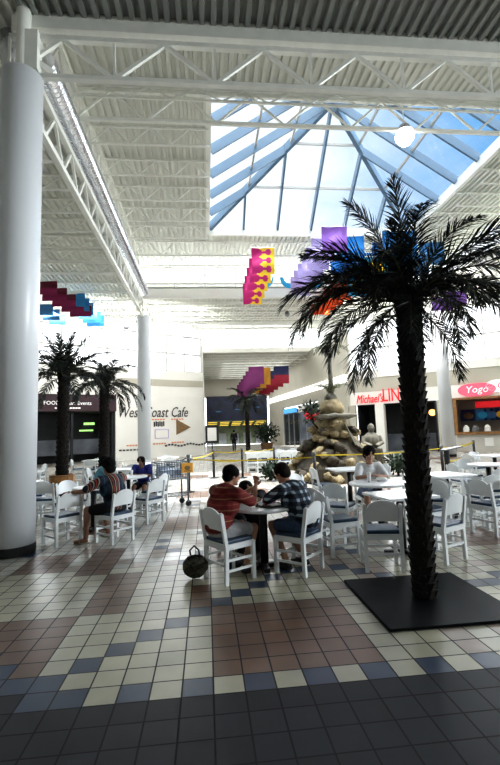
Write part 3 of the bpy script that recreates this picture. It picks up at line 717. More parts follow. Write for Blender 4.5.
for k in range(12):
    a = 2 * PI * k / 12; b.box((math.cos(a) * .27, math.sin(a) * .27, .56), (.03, .135, .34), Matrix.Rotation(a, 3, 'Z'))
b.build('staves', M['wood'], t)
b = MB()
for z in (.45, .68):
    b.lathe([(.285, z), (.295, z), (.295, z + .04), (.285, z + .04)], 24)
b.build('hoop', M['wooddark'], t)
b = MB(); b.lathe([(0, .38), (.26, .38), (.26, .7), (0, .7)], 18); b.build('soil', M['bark'], t)
for k in range(4):
    a = PI / 4 + k * PI / 2; b = MB(); b.beam((math.cos(a) * .2, math.sin(a) * .2, 0), (math.cos(a) * .2, math.sin(a) * .2, .4), .05, .05); b.build('leg', M['wooddark'], t)

# ---------------------------------------------------------------- fountain
ft = thing('rock_fountain', 'tiered rock fountain with a plume of leaves on top', 'fountain', (4.15, 11.3, 0))
def rockm(seed, sx=1):
    b = MB(); of = Vector((seed * 3.1, seed * 1.7, 0)); b.ell((0, 0, 0), (1, .85, .75), 14, 9, fn=lambda p: 1 + .38 * noise.noise(p * 1.7 + of) + .18 * noise.noise(p * 4.5 + of)); return b.mesh('rock', M['rock'])
rm = [rockm(k) for k in range(5)]; rmd = []
for m_ in rm[:2]:
    q = m_.copy(); q.materials.clear(); q.materials.append(M['rockdark']); rmd.append(q)
for me in rm + rmd: me.polygons.foreach_set('use_smooth', [True] * len(me.polygons))
def prof(z): return 1.62 - .66 * z if z < 1.2 else .66
rnd = random.Random(21); cnt = 0
while cnt < 99:
    z = rnd.uniform(0.02, 1.25) if cnt < 84 else rnd.uniform(1.3, 1.85); a = rnd.uniform(0, 2 * PI)
    if math.sin(a) > .75: continue
    r = prof(z) * rnd.uniform(.9, 1.05); s_ = rnd.uniform(.12, .22) if z < .9 else rnd.uniform(.13, .24)
    o = bpy.data.objects.new('rock', (rm + rmd)[rnd.choice((0, 1, 2, 3, 4, 5, 6, 5, 6))]); C.objects.link(o); o.parent = ft
    o.location = (math.cos(a) * r, math.sin(a) * r * .9, z); o.scale = (s_ * rnd.uniform(.9, 1.4), s_ * rnd.uniform(.8, 1.2), s_ * rnd.uniform(.7, 1.0)); o.rotation_euler = (rnd.uniform(-.4, .4), rnd.uniform(-.4, .4), a)
    cnt += 1
b = MB(); b.lathe([(1.4, 0), (1.25, .4), (.95, .8), (.65, 1.25), (.6, 1.3), (0, 1.3)], 22); b.build('core', M['rockdark'], ft)
b = MB(); b.ell((0, 0, 1.62), (.58, .53, .5), 36, 24, fn=lambda p: 1 + .20 * noise.noise(p * 3) + .10 * noise.noise(p * 9)); b.build('middle_boulder', M['rock'], ft, True)
b = MB(); b.lathe([(0, 1.9), (.5, 1.92), (.80, 2.0), (.82, 2.06), (.6, 2.1), (0, 2.12)], 22); 
b.v = [(x * (1 + .08 * noise.noise(Vector((x, y, 1)) * 3)), y * (1 + .1 * noise.noise(Vector((y, x, 1)) * 3)), z + .05 * noise.noise(Vector((x, y, 0)) * 4)) for x, y, z in b.v]; b.build('stone_ledge', M['stone'], ft, True)
b = MB(); b.ell((0, 0, 2.3), (.42, .4, .33), 18, 10, fn=lambda p: 1 + .2 * noise.noise(p * 5)); b.build('upper_boulder', M['rock'], ft, True)
b = MB(); b.ell((0, 0, 2.62), (.22, .2, .2), 18, 10, fn=lambda p: 1 + .2 * noise.noise(p * 5)); b.build('top_stone', M['stone'], ft, True)
b = MB(); b.tube([(0, 0, 2.6), (.02, 0, 3.4), (0, 0, 4.3)], [.10, .075, .05], 10); b.build('plume_stem', M['stone'], ft, True)
fr = frond_mesh(.75, .8, 1.6, 18, .22, 77, .02).mesh('plume_leaf', [mat('grey_green_leaf', (.10, .12, .09), .7, nscale=8, namt=.4), M['dry']])
for zz, nn, e in ((2.75, 9, -.3), (4.25, 9, .2)):
    for k in range(nn):
        o = bpy.data.objects.new('plume_leaf', fr); C.objects.link(o); o.parent = ft; o.location = (0, 0, zz); o.rotation_euler = (0, e, 2 * PI * k / nn)
b = MB()
for k in range(7): b.tube([(.25 + .06 * k, -.5, 1.75 - .1 * k), (.45 + .09 * k, -.9 + .02 * k, 1.1 - .05 * k)], .025, 5)
b.build('branch', M['stone'], ft)
def bush(name, label, loc, r, n, m, seed, parent=None, leaf=.10):
    rnd = random.Random(seed); b = MB()
    for k in range(n):
        d = Vector((rnd.gauss(0, 1), rnd.gauss(0, 1), rnd.gauss(0, 1))).normalized(); p = Vector((d.x * r[0], d.y * r[1], d.z * r[2])) * rnd.uniform(.3, 1) + V(0, 0, r[2])
        u = Vector((rnd.gauss(0, 1), rnd.gauss(0, 1), rnd.gauss(0, 1))).normalized(); w = u.cross(d).normalized()
        b.add([p, p + u * leaf + w * leaf * .4, p + u * leaf * 2, p + u * leaf - w * leaf * .4], [(0, 1, 2, 3)])
    return b
pp = thing('flower_plant', 'dark leafy plant with red flowers on the left of the fountain top', 'plant', (3.36, 10.95, 1.9))
bush('', '', 0, (.32, .3, .34), 160, 0, 2).build('foliage', M['leaf'], pp)
bush('', '', 0, (.26, .22, .2), 60, 0, 3, leaf=.06).build('flowers', M['red'], pp)
b = MB(); b.tube([(0, 0, .3), (.1, .1, -.1), (.3, .15, -.3)], .03, 6); b.build('stem', M['bark'], pp)
for i, (x, y, r, lb) in enumerate(((6.3, 11.3, .45, 'dark leafy shrub right of the rock fountain'), (6.95, 12.2, .40, 'low dark shrub beside the grey stone figure'), (2.05, 11.6, .35, 'dark shrub on the left side of the rock fountain'))):
    t = thing('shrub', lb, 'shrub', (x, y, 0)); bush('', '', 0, (r, r * .8, r * .9), 260, 0, 30 + i).build('foliage', M['leaf'], t)
    b = MB(); b.tube([(0, 0, 0), (0, 0, r)], .04, 6); b.build('stem', M['bark'], t)

# ---------------------------------------------------------------- chairs and tables
def make_chair(label):
    t = thing('dining_chair', label, 'chair')
    W, D = .2, .19
    for s in (-1, 1):
        b = MB(); b.beam((-D, s * W, 0), (-D + .01, s * W, .42), .042, .042); b.beam((-D + .01, s * W, .40), (-D - .05, s * W, .755), .042, .036); b.ell((-D - .05, s * W, .755), (.02, .022, .02), 8, 6); b.build('rear_leg', M['chair'], t)
    for s in (-1, 1):
        b = MB(); b.beam((D, s * W, 0), (D, s * W, .415), .042, .042); b.build('front_leg', M['chair'], t)
    b = MB(); b.beam((-D, -W, .39), (D, -W, .39), .03, .06); b.beam((-D, W, .39), (D, W, .39), .03, .06); b.beam((D, -W, .39), (D, W, .39), .03, .06); b.beam((-D, -W, .39), (-D, W, .39), .03, .06)
    b.box((0, 0, .415), (.40, .42, .014)); b.build('seat_frame', M['chair'], t)
    b = MB()
    for s in (-1, 1):
        b.beam((-D, s * W, .14), (D, s * W, .14), .022, .026); b.beam((-D, s * W, .25), (D, s * W, .25), .022, .026)
    b.beam((D, -W, .20), (D, W, .20), .022, .026); b.beam((-D, -W, .20), (-D, W, .20), .022, .026); b.build('stretcher', M['chair'], t)
    b = MB(); b.box((.005, 0, .44), (.385, .40, .045)); b.build('cushion', M['cushion'], t, bevel=.016)
    b = MB(); n = 14; top = []; bot = []
    for k in range(n + 1):
        u = -1 + 2 * k / n; top.append((u * .18, .70 + .125 * math.sqrt(max(0, 1 - (u * .98) ** 2)))); bot.append((u * .18, .57 + .010 * (1 - u * u)))
    tilt = Vector((-.17, 0, 1)).normalized()
    for k in range(n):
        quad = [bot[k], bot[k + 1], top[k + 1], top[k]]; bow = lambda u: -.02 * (1 - (u / .18) ** 2)
        vs = [Vector((-D - .012 + bow(q[0]), q[0], 0)) + tilt * q[1] + Vector((.09, 0, 0)) for q in quad]; vs2 = [p + Vector((.02, 0, 0)) for p in vs]
        b.add(vs + vs2, [(0, 1, 2, 3), (7, 6, 5, 4), (3, 2, 6, 7), (1, 0, 4, 5)] + ([(0, 3, 7, 4)] if k == 0 else []) + ([(2, 1, 5, 6)] if k == n - 1 else []))
    b.build('backrest', M['chair'], t)
    return t
proto = make_chair('white wooden chair the man in the red striped shirt sits on'); proto.location = (.22, 2.23, 0); proto.rotation_euler = (0, 0, math.radians(33))
def chair(x, y, deg, label, group=None): return dup(proto, (x, y, 0), math.radians(deg), label, group)
chair(1.05, 2.32, 137, 'white wooden chair the man in the plaid shirt sits on')
chair(-1.49, 4.35, 140, 'white wooden chair the person in the vertically striped shirt sits on')
chair(-2.30, 4.38, 137, 'empty white chair under the hand of the person in the striped shirt')
def table(x, y, r, label, sq=False, deg=0, z=.735):
    t = thing('dining_table', label, 'table', (x, y, 0), math.radians(deg))
    b = MB()
    if sq: b.box((0, 0, z), (r * 2, r * 2, .035))
    else: b.lathe([(0, z - .018), (r - .01, z - .018), (r, z - .008), (r, z + .01), (r - .008, z + .018), (0, z + .018)], 36)
    b.build('tabletop', M['tabletop'], t, bevel=.008 if sq else 0)
    b = MB(); b.lathe([(0, .04), (.05, .04), (.05, z - .03), (0, z - .03)], 16) ; b.build('pedestal', M['black'], t, True)
    b = MB(); b.beam((-.26, 0, .03), (.26, 0, .03), .07, .05); b.beam((0, -.26, .03), (0, .26, .03), .07, .05); b.build('foot', M['black'], t, bevel=.01)
    b = MB(); b.beam((-.16, 0, z - .03), (.16, 0, z - .03), .05, .025); b.beam((0, -.16, z - .03), (0, .16, z - .03), .05, .025); b.build('bracket', M['black'], t)
    return t
table(.66, 2.52, .37, 'white round table between the two men in the foreground', False, z=.71)
# right group
table(2.52, 2.75, .36, 'square white table behind the empty chair next to the big palm', True, 8)
chair(2.02, 2.22, 78, 'empty white chair with its back to the camera left of the palm trunk')
chair(1.72, 2.95, 10, 'empty white chair side-on left of the square table by the palm')
chair(2.86, 2.40, 118, 'white chair mostly hidden just right of the palm trunk')
chair(3.2, 3.3, 200, 'white chair on the far side of the square table, right of the trunk')
table(2.75, 4.02, .48, 'round white table the person in white sits at', False)
chair(2.05, 3.95, 52, 'empty white chair turned to the table of the person in white')
chair(1.55, 3.55, 60, 'empty white chair right beside the man in the plaid shirt')
chair(2.9, 4.85, 268, 'white chair of the person in the white shirt')
chair(1.75, 5.2, 300, 'white chair behind the plaid man, facing the round table of the person in white')
chair(3.5, 4.6, 215, 'white chair right of the person in white, behind the trunk')
table(4.25, 4.75, .40, 'white square table right of the palm trunk in the second row', True, 12)
chair(3.72, 4.0, 62, 'white chair just right of the palm trunk in the second row')
chair(4.55, 4.05, 96, 'white chair between the palm and the right edge, back to the camera')
chair(4.25, 3.45, 20, 'white chair with a bright navy cushion at the right edge')
chair(5.05, 4.7, 170, 'white chair with its panel beyond the right square table')
chair(4.3, 5.55, 265, 'white chair facing the camera across the right square table')
table(5.2, 3.55, .38, 'white square table cut by the right edge', True, 0)
table(6.1, 6.2, .42, 'round white table in the third row at right', False)
chair(5.45, 6.1, 5, 'white chair left of the third row round table'); chair(6.2, 5.5, 92, 'white chair in front of the third row round table')
chair(6.8, 6.3, 182, 'white chair right of the third row round table'); chair(6.1, 6.9, 270, 'white chair behind the third row round table')
table(3.1, 6.6, .4, 'white square table in front of the fountain', True, 6)
chair(2.5, 6.5, 5, 'white chair left of the table in front of the fountain'); chair(3.75, 6.7, 185, 'white chair right of the table in front of the fountain')
# left group
table(-2.05, 5.3, .36, 'white round table beyond the person in the vertically striped shirt', False)
chair(-2.6, 5.9, 310, 'white chair behind the striped person, on the far side of their table')
chair(-1.15, 5.75, 140, 'empty white chair just right of the striped person, second row')
chair(-1.75, 6.25, 75, 'empty white chair with an arched back left of the second row chair')
table(-1.75, 7.05, .42, 'white round table between the child in blue and the person in teal', False)
chair(-1.52, 7.85, 265, 'white chair of the child in the violet blue shirt')
chair(-2.42, 7.1, 20, 'white chair of the person in the pale teal shirt')
chair(-1.15, 6.75, 155, 'white chair right of the child in blue')
chair(-3.25, 6.35, 95, 'white chair with its back to the camera right beside the big column')
chair(-3.75, 7.1, 10, 'white chair half hidden by the big left column')
table(-3.95, 6.7, .40, 'white square table behind the big left column', True)
rnd = random.Random(3)
def cluster(cx, cy, where, deg0, sq=True, r=.4):
    table(cx, cy, r, 'white table ' + where, sq, deg0)
    for k, wd in enumerate(('nearest chair at', 'right chair at', 'far chair at', 'left chair at')):
        a = math.radians(deg0 + k * 90 - 90); chair(cx + math.cos(a) * .62, cy + math.sin(a) * .62, deg0 + k * 90 + 90 + rnd.uniform(-12, 12), 'white ' + wd + ' the table ' + where)
cluster(-4.9, 9.6, 'left of the left palm planter', 10)
cluster(-2.35, 9.3, 'between the two left palms', -8)
cluster(-6.2, 12.2, 'in front of the dark food court front', 5)
cluster(-1.75, 11.2, 'right behind the right-hand left palm', 15)
cluster(-4.3, 14.6, 'behind the left palms near the dark front', 0)
cluster(-1.5, 14.2, 'in front of the cafe wall lettering', 8)
cluster(-8.3, 14.5, 'farthest left before the dark front', -5)
cluster(7.9, 8.6, 'behind the third row table, by the right stanchions', 5)
cluster(10.2, 9.4, 'at the far right near the food counter', 0)
for k in range(8):
    chair(1.75 + .45 * k, 14.7 + .06 * (k % 3), 90 + rnd.uniform(-6, 6), 'white chair in the row behind the stanchions, ' + ('first', 'second', 'third', 'fourth', 'fifth', 'sixth', 'seventh', 'eighth')[k] + ' from the left')
for k in range(3): table(2.0 + 1.35 * k, 15.4, .42, 'white table behind the stanchion chair row, ' + ('left', 'middle', 'right')[k] + ' one of three', True)
for k in range(6):
    chair(1.9 + .62 * k, 16.1, 270 + rnd.uniform(-6, 6), 'white chair beyond the back row tables, ' + ('first', 'second', 'third', 'fourth', 'fifth', 'sixth')[k] + ' from the left')

# things on tables
def cup(x, y, z, label, m, r=.035, h=.11):
    t = thing('drink_cup', label, 'cup', (x, y, z)); b = MB(); b.lathe([(0, 0), (r * .75, 0), (r, h), (r * .93, h), (r * .7, .01), (0, .01)], 18); b.build('body', M[m], t, True)
    b = MB(); b.lathe([(0, h + .004), (r * 1.05, h + .004), (r * 1.05, h - .006), (r, h - .006)], 18); b.build('lid', M['paper'], t)
    b = MB(); b.tube([(0, 0, h), (.01, 0, h + .06)], .004, 6); b.build('straw', M['paper'], t)
cup(.72, 2.52, .729, 'red paper cup on the round table between the two men', 'cup')
cup(.58, 2.45, .729, 'small dark cup at the near edge of the foreground table', 'tray', .022, .05)
cup(.82, 2.62, .729, 'pale pink cup beside the red cup', 'b_pink', .032, .09)
t = thing('food_tray', 'dark food tray in front of the man in plaid', 'tray', (.78, 2.44, .729), .5)
b = MB(); b.box((0, 0, .004), (.30, .2, .008)); b.build('base', M['tray'], t)
b = MB()
for a in ((.15, 0, .012, .2), (-.15, 0, .012, .2)): b.box((a[0], 0, .012), (a[2], a[3], .016))
for s in (-1, 1): b.box((0, s * .1, .012), (.3, .01, .016))
b.build('rim', M['tray'], t)
b = MB(); b.box((.02, 0, .016), (.14, .12, .012)); b.build('napkin', M['paper'], t)
cup(2.62, 4.1, .754, 'tall clear white cup in front of the person in white', 'paper', .035, .15)
t = thing('food_wrapper', 'crumpled white paper in front of the person in white', 'wrapper', (2.85, 4.15, .754))
b = MB(); b.ell((0, 0, .03), (.09, .07, .035), 12, 8, fn=lambda p: 1 + .5 * noise.noise(p * 40)); b.build('paper', M['paper'], t)
cup(-1.7, 7.2, .754, 'white cup on the table of the child in blue', 'paper')

# bag
t = thing('handbag', 'mottled dark round handbag on the floor beside the red shirted man chair', 'bag', (-.17, 2.28, 0))
b = MB(); b.ell((0, 0, .135), (.145, .12, .125), 24, 16, fn=lambda p: 1 + .10 * noise.noise(p * 14) + .08 * noise.noise(p * 30)); b.build('body', M['bag'], t, True)
b = MB(); b.tube([(-.05, 0, .24), (-.06, 0, .31), (-.01, 0, .36), (.04, 0, .31), (.05, 0, .24)], .011, 8); b.build('strap', M['shoe'], t, True)
b = MB(); b.tube([(-.09, -.03, .24), (0, -.035, .262), (.09, -.03, .24)], .012, 6); b.build('zip_edge', M['shoe'], t, True)

# ---------------------------------------------------------------- stanchions
posts = [(-.54, 9.73), (.22, 13.2), (1.23, 12.8), (2.46, 13.3), (2.8, 8.52), (6.73, 9.23), (9.6, 12.2)]
pl = ['left of the cart', 'farthest left behind the cart', 'behind the head of the man in red', 'in front of the white chair row', 'beside the head of the man in plaid', 'right of the big palm by the right column', 'in front of the food counter']
for (x, y), lb in zip(posts, pl):
    t = thing('stanchion', 'black stanchion post ' + lb, 'stanchion', (x, y, 0))
    b = MB(); b.lathe([(0, .03), (.042, .03), (.042, 1.0), (0, 1.0)], 14); b.build('post', M['black'], t, True)
    b = MB(); b.lathe([(0, 0), (.17, 0), (.17, .02), (.05, .045), (0, .045)], 20); b.build('base', M['black'], t)
    b = MB(); b.lathe([(0, .98), (.055, .98), (.055, 1.04), (0, 1.05)], 14); b.build('cap', M['metal_grey'], t)
def tape(a, bb, z, label, rail=.03):
    p, q = Vector((*posts[a], z)), Vector((*posts[bb], z)); d = (q - p).normalized(); s_ = V(0, 0, 1); b = MB(); n = 14
    P = [p.lerp(q, .012 + .976 * k / n) - V(0, 0, .05 * math.sin(PI * k / n)) for k in range(n + 1)]
    for k in range(n): b.beam(P[k], P[k + 1], .006, rail)
    b.build('barrier_tape', M['yellow'], label=label, cat='tape')
tape(0, 4, .90, 'long yellow tape passing behind the two men'); tape(4, 5, .95, 'yellow tape crossing in front of the fountain and the person in white'); tape(5, 6, .95, 'yellow tape right of the palm by the food counter', .06)
tape(1, 2, .95, 'upper yellow tape between the two far left posts'); tape(1, 2, .62, 'lower yellow tape between the two far left posts'); tape(2, 3, .95, 'upper yellow tape in front of the left end of the chair row'); tape(2, 3, .62, 'lower yellow tape in front of the left end of the chair row')
tape(0, 1, .92, 'yellow tape running back from the post left of the cart'); tape(5, 6, .55, 'lower yellow tape right of the palm by the food counter', .05)
t = thing('sign_post', 'short black post with a flat slanted sign plate right of the palm', 'sign post', (6.35, 8.3, 0))
b = MB(); b.lathe([(0, .03), (.07, .03), (.07, .98), (0, .98)], 12); b.build('post', M['black'], t); b = MB(); b.lathe([(0, 0), (.2, 0), (.2, .03), (0, .04)], 16); b.build('base', M['black'], t)
b = MB(); b.box((.15, 0, 1.0), (.5, .28, .03), Matrix.Rotation(-.15, 3, 'Y')); b.build('plate', M['metal_grey'], t)
t = thing('notice_stand', 'framed white notice on a stand at the corner of the cafe wall', 'notice', (.35, 27.5, 0))
b = MB(); b.tube([(0, 0, 0), (0, 0, 1.0)], .04, 8); b.build('post', M['black'], t); b = MB(); b.box((0, 0, 1.5), (.9, .06, 1.2)); b.build('frame', M['black'], t); b = MB(); b.box((0, -.04, 1.5), (.62, .02, .9)); b.build('sheet', M['paper'], t)
b = MB(); b.lathe([(0, 0), (.3, 0), (.3, .03), (0, .04)], 16); b.build('base', M['black'], t)

# cart
t = thing('tray_cart', 'wheeled metal cart with an orange plate on its end', 'cart', (-.88, 7.45, 0), math.radians(20))
W, D = .36, .25
b = MB()
for sx in (-1, 1):
    for sy in (-1, 1): b.tube([(sx * W, sy * D, .13), (sx * W * .96, sy * D, 1.0)], .02, 8)
for z in (.25, .62, 1.0):
    for sy in (-1, 1): b.tube([(-W, sy * D, z), (W, sy * D, z)], .012, 8)
    for sx in (-1, 1): b.tube([(sx * W, -D, z), (sx * W, D, z)], .012, 8)
b.build('frame', M['wire'], t, True)
b = MB()
for z0_, z1_ in ((.62, 1.0),):
    for k in range(13):
        x = -W + 2 * W * k / 12
        for sy in (-1, 1): b.tube([(x, sy * D, z0_), (x, sy * D, z1_)], .007, 4)
        b.tube([(x, -D, z0_), (x, D, z0_)], .007, 4)
    for z in (.72, .82, .92):
        for sy in (-1, 1): b.tube([(-W, sy * D, z), (W, sy * D, z)], .007, 4)
b.build('wire_basket', M['wire'], t); b = MB(); b.tube([(-W, 0, .25), (W, 0, .25)], .006, 4)
for k in range(9): b.tube([(-W + 2 * W * k / 8, -D, .25), (-W + 2 * W * k / 8, D, .25)], .007, 4)
b.build('lower_shelf', M['wire'], t)
b = MB(); b.tube([(W, -D, 1.0), (W + .12, -D, 1.05), (W + .12, D, 1.05), (W, D, 1.0)], .016, 8); b.build('handle', M['wire'], t, True)
b = MB(); b.box((W - .02, -D - .02, .86), (.27, .02, .22)); pl_ = b.build('orange_plate', M['orange'], t, bevel=.005)
b = MB(); b.ell((W - .02, -D - .033, .86), (.07, .006, .05)); b.box((W - .02, -D - .033, .79), (.16, .008, .02)); b.build('emblem', M['brown_ink'], pl_)
b = MB(); b.box((0, 0, .74), (.5, .34, .18)); b.box((-.15, 0, .86), (.2, .25, .12)); b.build('folded_linen', mat('pale_blue_linen', (.52, .60, .74), .8, nscale=6, namt=.15), t, bevel=.02)
for sx in (-1, 1):
    for sy in (-1, 1):
        b = MB(); b.tube([(sx * W, sy * D - .015, .065), (sx * W, sy * D + .015, .065)], .065, 16); b.build('wheel', M['black'], t)
        b = MB(); b.box((sx * W, sy * D, .12), (.04, .05, .05)); b.build('caster', M['metal_grey'], t)
def bottle_stack(): pass

# far potted plants
t = thing('potted_tree', 'dark bushy potted tree in the far corridor right of the walking person', 'potted plant', (5.0, 34, 0))
b = MB(); b.lathe([(0, 0), (.45, 0), (.55, .6), (0, .6)], 16); b.build('pot', M['pot'], t); bush('', '', 0, (1.15, 1.0, .95), 900, 0, 9, leaf=.14).build('foliage', M['leaf'], t, loc=(0, 0, .5)); b = MB(); b.tube([(0, 0, .5), (0, 0, 1.4)], .07, 8); b.build('stem', M['bark'], t)
palm('slim far palm standing under the plum banners', (2.95, 29, 0), (.0, 0, 3.9), .16, .14, 1.7, 24, .4, [(k * 137.5, [1, 2, 3, 4][k % 4], 1) for k in range(20)], 'frond', .1, 24, 7, 8, .05, ty)

# ---------------------------------------------------------------- people
def capsule(b, pts, rads, n=14):
    """tapered limb with rounded ends"""
    b.tube(pts, rads, n)
    for p, r in zip(pts, rads): b.ell(p, r, n, 8)
def remesh(o, vox, sm=3):
    m = o.modifiers.new('r', 'REMESH'); m.mode = 'VOXEL'; m.voxel_size = vox; m.use_smooth_shade = True
    s_ = o.modifiers.new('s', 'SMOOTH'); s_.iterations = sm; s_.factor = .5
    return bake(o)
def person(label, loc, deg, pose, mats, vox=.009, scale=1.0, hair='short', sleeves='short', bottom='shorts', female=False):
    """local frame: x forward, y left, z up; seated by default"""
    P = dict(pelvis=(0, 0, .52), belly=(.03, 0, .68), chest=(.10, 0, .86), neck=(.15, 0, 1.02), head=(.185, 0, 1.165),
             sl=(.11, .185, .955), sr=(.11, -.185, .955), el=(.30, .24, .76), er=(.30, -.24, .76), hl=(.50, .10, .80), hr=(.50, -.10, .80),
             kl=(.42, .13, .50), kr=(.42, -.13, .50), al=(.40, .13, .09), ar=(.40, -.13, .09), hipl=(.0, .10, .50), hipr=(.0, -.10, .50), look=0.0, nod=0.0, fat=1.0)
    P.update(pose); F = P['fat']; g = {k: Vector(v) if hasattr(v, '__len__') else v for k, v in P.items()}
    t = thing('person', label, 'person', loc, math.radians(deg)); t.scale = (scale,) * 3
    hm = Matrix.Rotation(g['look'], 3, 'Z') @ Matrix.Rotation(g['nod'], 3, 'Y')
    hd = g['head']
    def H(x, y, z): return hd + hm @ Vector((x, y, z))
    b = MB()
    capsule(b, [g['pelvis'], g['belly'], g['chest']], [.12, .125 * F, .13 * F])
    capsule(b, [g['sl'], g['chest'] + V(0, 0, .05), g['sr']], [.062, .085, .062])
    capsule(b, [g['chest'], g['neck'], H(-.005, 0, -.06)], [.09, .055, .052])
    b.ell(H(-.012, 0, .025), (.092, .074, .098), 18, 12, hm); b.ell(H(.02, 0, -.045), (.066, .056, .072), 14, 10, hm)
    b.ell(H(.088, 0, -.018), (.018, .013, .024), 8, 6, hm); b.ell(H(.072, 0, -.088), (.022, .026, .02), 8, 6, hm); b.ell(H(.074, 0, .03), (.016, .05, .012), 8, 6, hm)
    for s in (-1, 1): b.ell(H(-.005, s * .078, -.008), (.02, .010, .032), 8, 6, hm)
    for q in 'lr':
        s = 1 if q == 'l' else -1
        capsule(b, [g['s' + q], g['e' + q], g['h' + q]], [.050, .040, .027])
        d = (g['h' + q] - g['e' + q]).normalized(); cu = g.get('curl' + q, Vector((0, 0, -.3))); side = d.cross(V(0, 0, 1))
        side = side.normalized() if side.length > .2 else Vector((0, 1, 0)); palm_ = g['h' + q] + d * .055
        b.ell(palm_, (.036, .036, .020), 10, 8, Matrix((side, d, side.cross(d))).transposed())
        for k, ln in enumerate((.060, .072, .068, .052)):
            o_ = palm_ + d * .028 + side * ((k - 1.5) * .019); m_ = o_ + d * ln * .5 + side * (k - 1.5) * .003; e_ = m_ + (d + cu * 1.2).normalized() * ln * .5
            b.tube([o_, m_, e_], [.0095, .009, .0075], 8)
        th0 = palm_ - side * s * .03 - d * .02; b.tube([th0, th0 - side * s * .025 + d * .02, th0 - side * s * .028 + d * .05], [.012, .011, .009], 8)
        capsule(b, [g['hip' + q], g['k' + q]], [.078, .056]); mid = g['k' + q].lerp(g['a' + q], .35)
        capsule(b, [g['k' + q], mid, g['a' + q]], [.056, .054, .036]); fd = g.get('foot' + q, Vector((1, 0, 0)))
        capsule(b, [g['a' + q] + V(0, 0, -.045), g['a' + q] + V(0, 0, -.055) + fd * .15], [.036, .030])
    remesh(b.build('body', M[mats['skin']], t, True), vox)
    # shirt
    b = MB(); o_ = .016
    capsule(b, [g['pelvis'] + V(0, 0, .05), g['belly'], g['chest']], [.15 * min(F, 1.05), .145 * min(F, 1.12), .15 * F])
    capsule(b, [g['sl'], g['chest'] + V(0, 0, .06), g['sr']], [.078, .100, .078])
    b.ell(g['chest'].lerp(g['belly'], .4), (.145 * F, .185 * F, .17), 18, 12)
    if g['pelvis'].z < .7: b.ell(g['pelvis'] + V(-.015, 0, .03), (.165, .178, .12), 18, 12)
    for q in 'lr':
        m = g['s' + q].lerp(g['e' + q], .8 if sleeves == 'short' else .99); capsule(b, [g['s' + q], m], [.078, .066])
        if sleeves == 'long': capsule(b, [m, g['e' + q].lerp(g['h' + q], .9)], [.06, .045])
    nz = g['neck'] - g['chest']; b.tube([g['chest'] + nz * .55, g['chest'] + nz * .92], [.085, .066], 14)
    remesh(b.build('shirt', M[mats['shirt']], t, True), vox)
    b = MB()
    b.ell(g['pelvis'] + V(0, 0, -.02), (.15, .172, .11), 16, 10)
    for q in 'lr':
        e = 1.0 if bottom == 'trousers' else .72; capsule(b, [g['hip' + q], g['hip' + q].lerp(g['k' + q], e)], [.108, .084])
        if bottom == 'trousers': capsule(b, [g['k' + q], g['k' + q].lerp(g['a' + q], .9)], [.075, .058])
    remesh(b.build('trousers' if bottom == 'trousers' else 'shorts', M[mats['pants']], t, True), vox)
    # hair
    b = MB(); fn = lambda p: 1 + .07 * noise.noise(p * 26)
    b.ell(H(-.028, 0, .036), (.104, .100, .092), 22, 14, hm, fn=fn)
    b.ell(H(-.055, 0, -.012), (.068, .090, .082), 18, 12, hm, fn=fn)
    if hair == 'curly': b.ell(H(-.045, 0, .045), (.108, .110, .108), 22, 14, hm, fn=lambda p: 1 + .16 * noise.noise(p * 40)); b.ell(H(-.07, 0, -.05), (.065, .095, .08), 16, 10, hm, fn=fn)
    if hair == 'long': b.ell(H(-.06, 0, -.07), (.055, .08, .12), 16, 12, hm, fn=fn)
    remesh(b.build('hair', M[mats['hair']], t, True), vox * .9, 2)
    for s in (-1, 1):
        b = MB(); b.ell(H(.072, s * .031, .006), (.012, .015, .009), 8, 6, hm); e = b.build('eye', M['eye'], t, True)
        b = MB(); b.ell(H(.081, s * .031, .006), (.005, .007, .007), 8, 6, hm); b.build('iris', M['hair'], e, True)
    b = MB(); b.ell(H(.083, 0, -.055), (.008, .024, .007), 8, 6, hm); b.build('mouth', M['lip'], t, True)
    for q in 'lr':
        fd = g.get('foot' + q, Vector((1, 0, 0))); b = MB(); a = g['a' + q]
        yw = math.atan2(fd.y, fd.x); R = Matrix.Rotation(yw, 3, 'Z'); c_ = Vector((a.x, a.y, a.z - .09)) + fd * .06
        if mats.get('shoe', 'shoe') == 'sandal':
            b.ell(c_ + V(0, 0, .012), (.135, .048, .016), 16, 8, R); b.tube([c_ + R @ V(.04, -.045, .02), c_ + R @ V(.04, 0, .075), c_ + R @ V(.04, .045, .02)], .010, 6)
        else: b.ell(c_ + V(0, 0, .035), (.140, .050, .045), 16, 10, R); b.ell(c_ + R @ V(-.07, 0, .06), (.055, .045, .05), 12, 8, R)
        b.build('shoe' if mats.get('shoe', 'shoe') == 'shoe' else 'sandal', M[mats.get('shoe', 'shoe')], t, True)
    return t
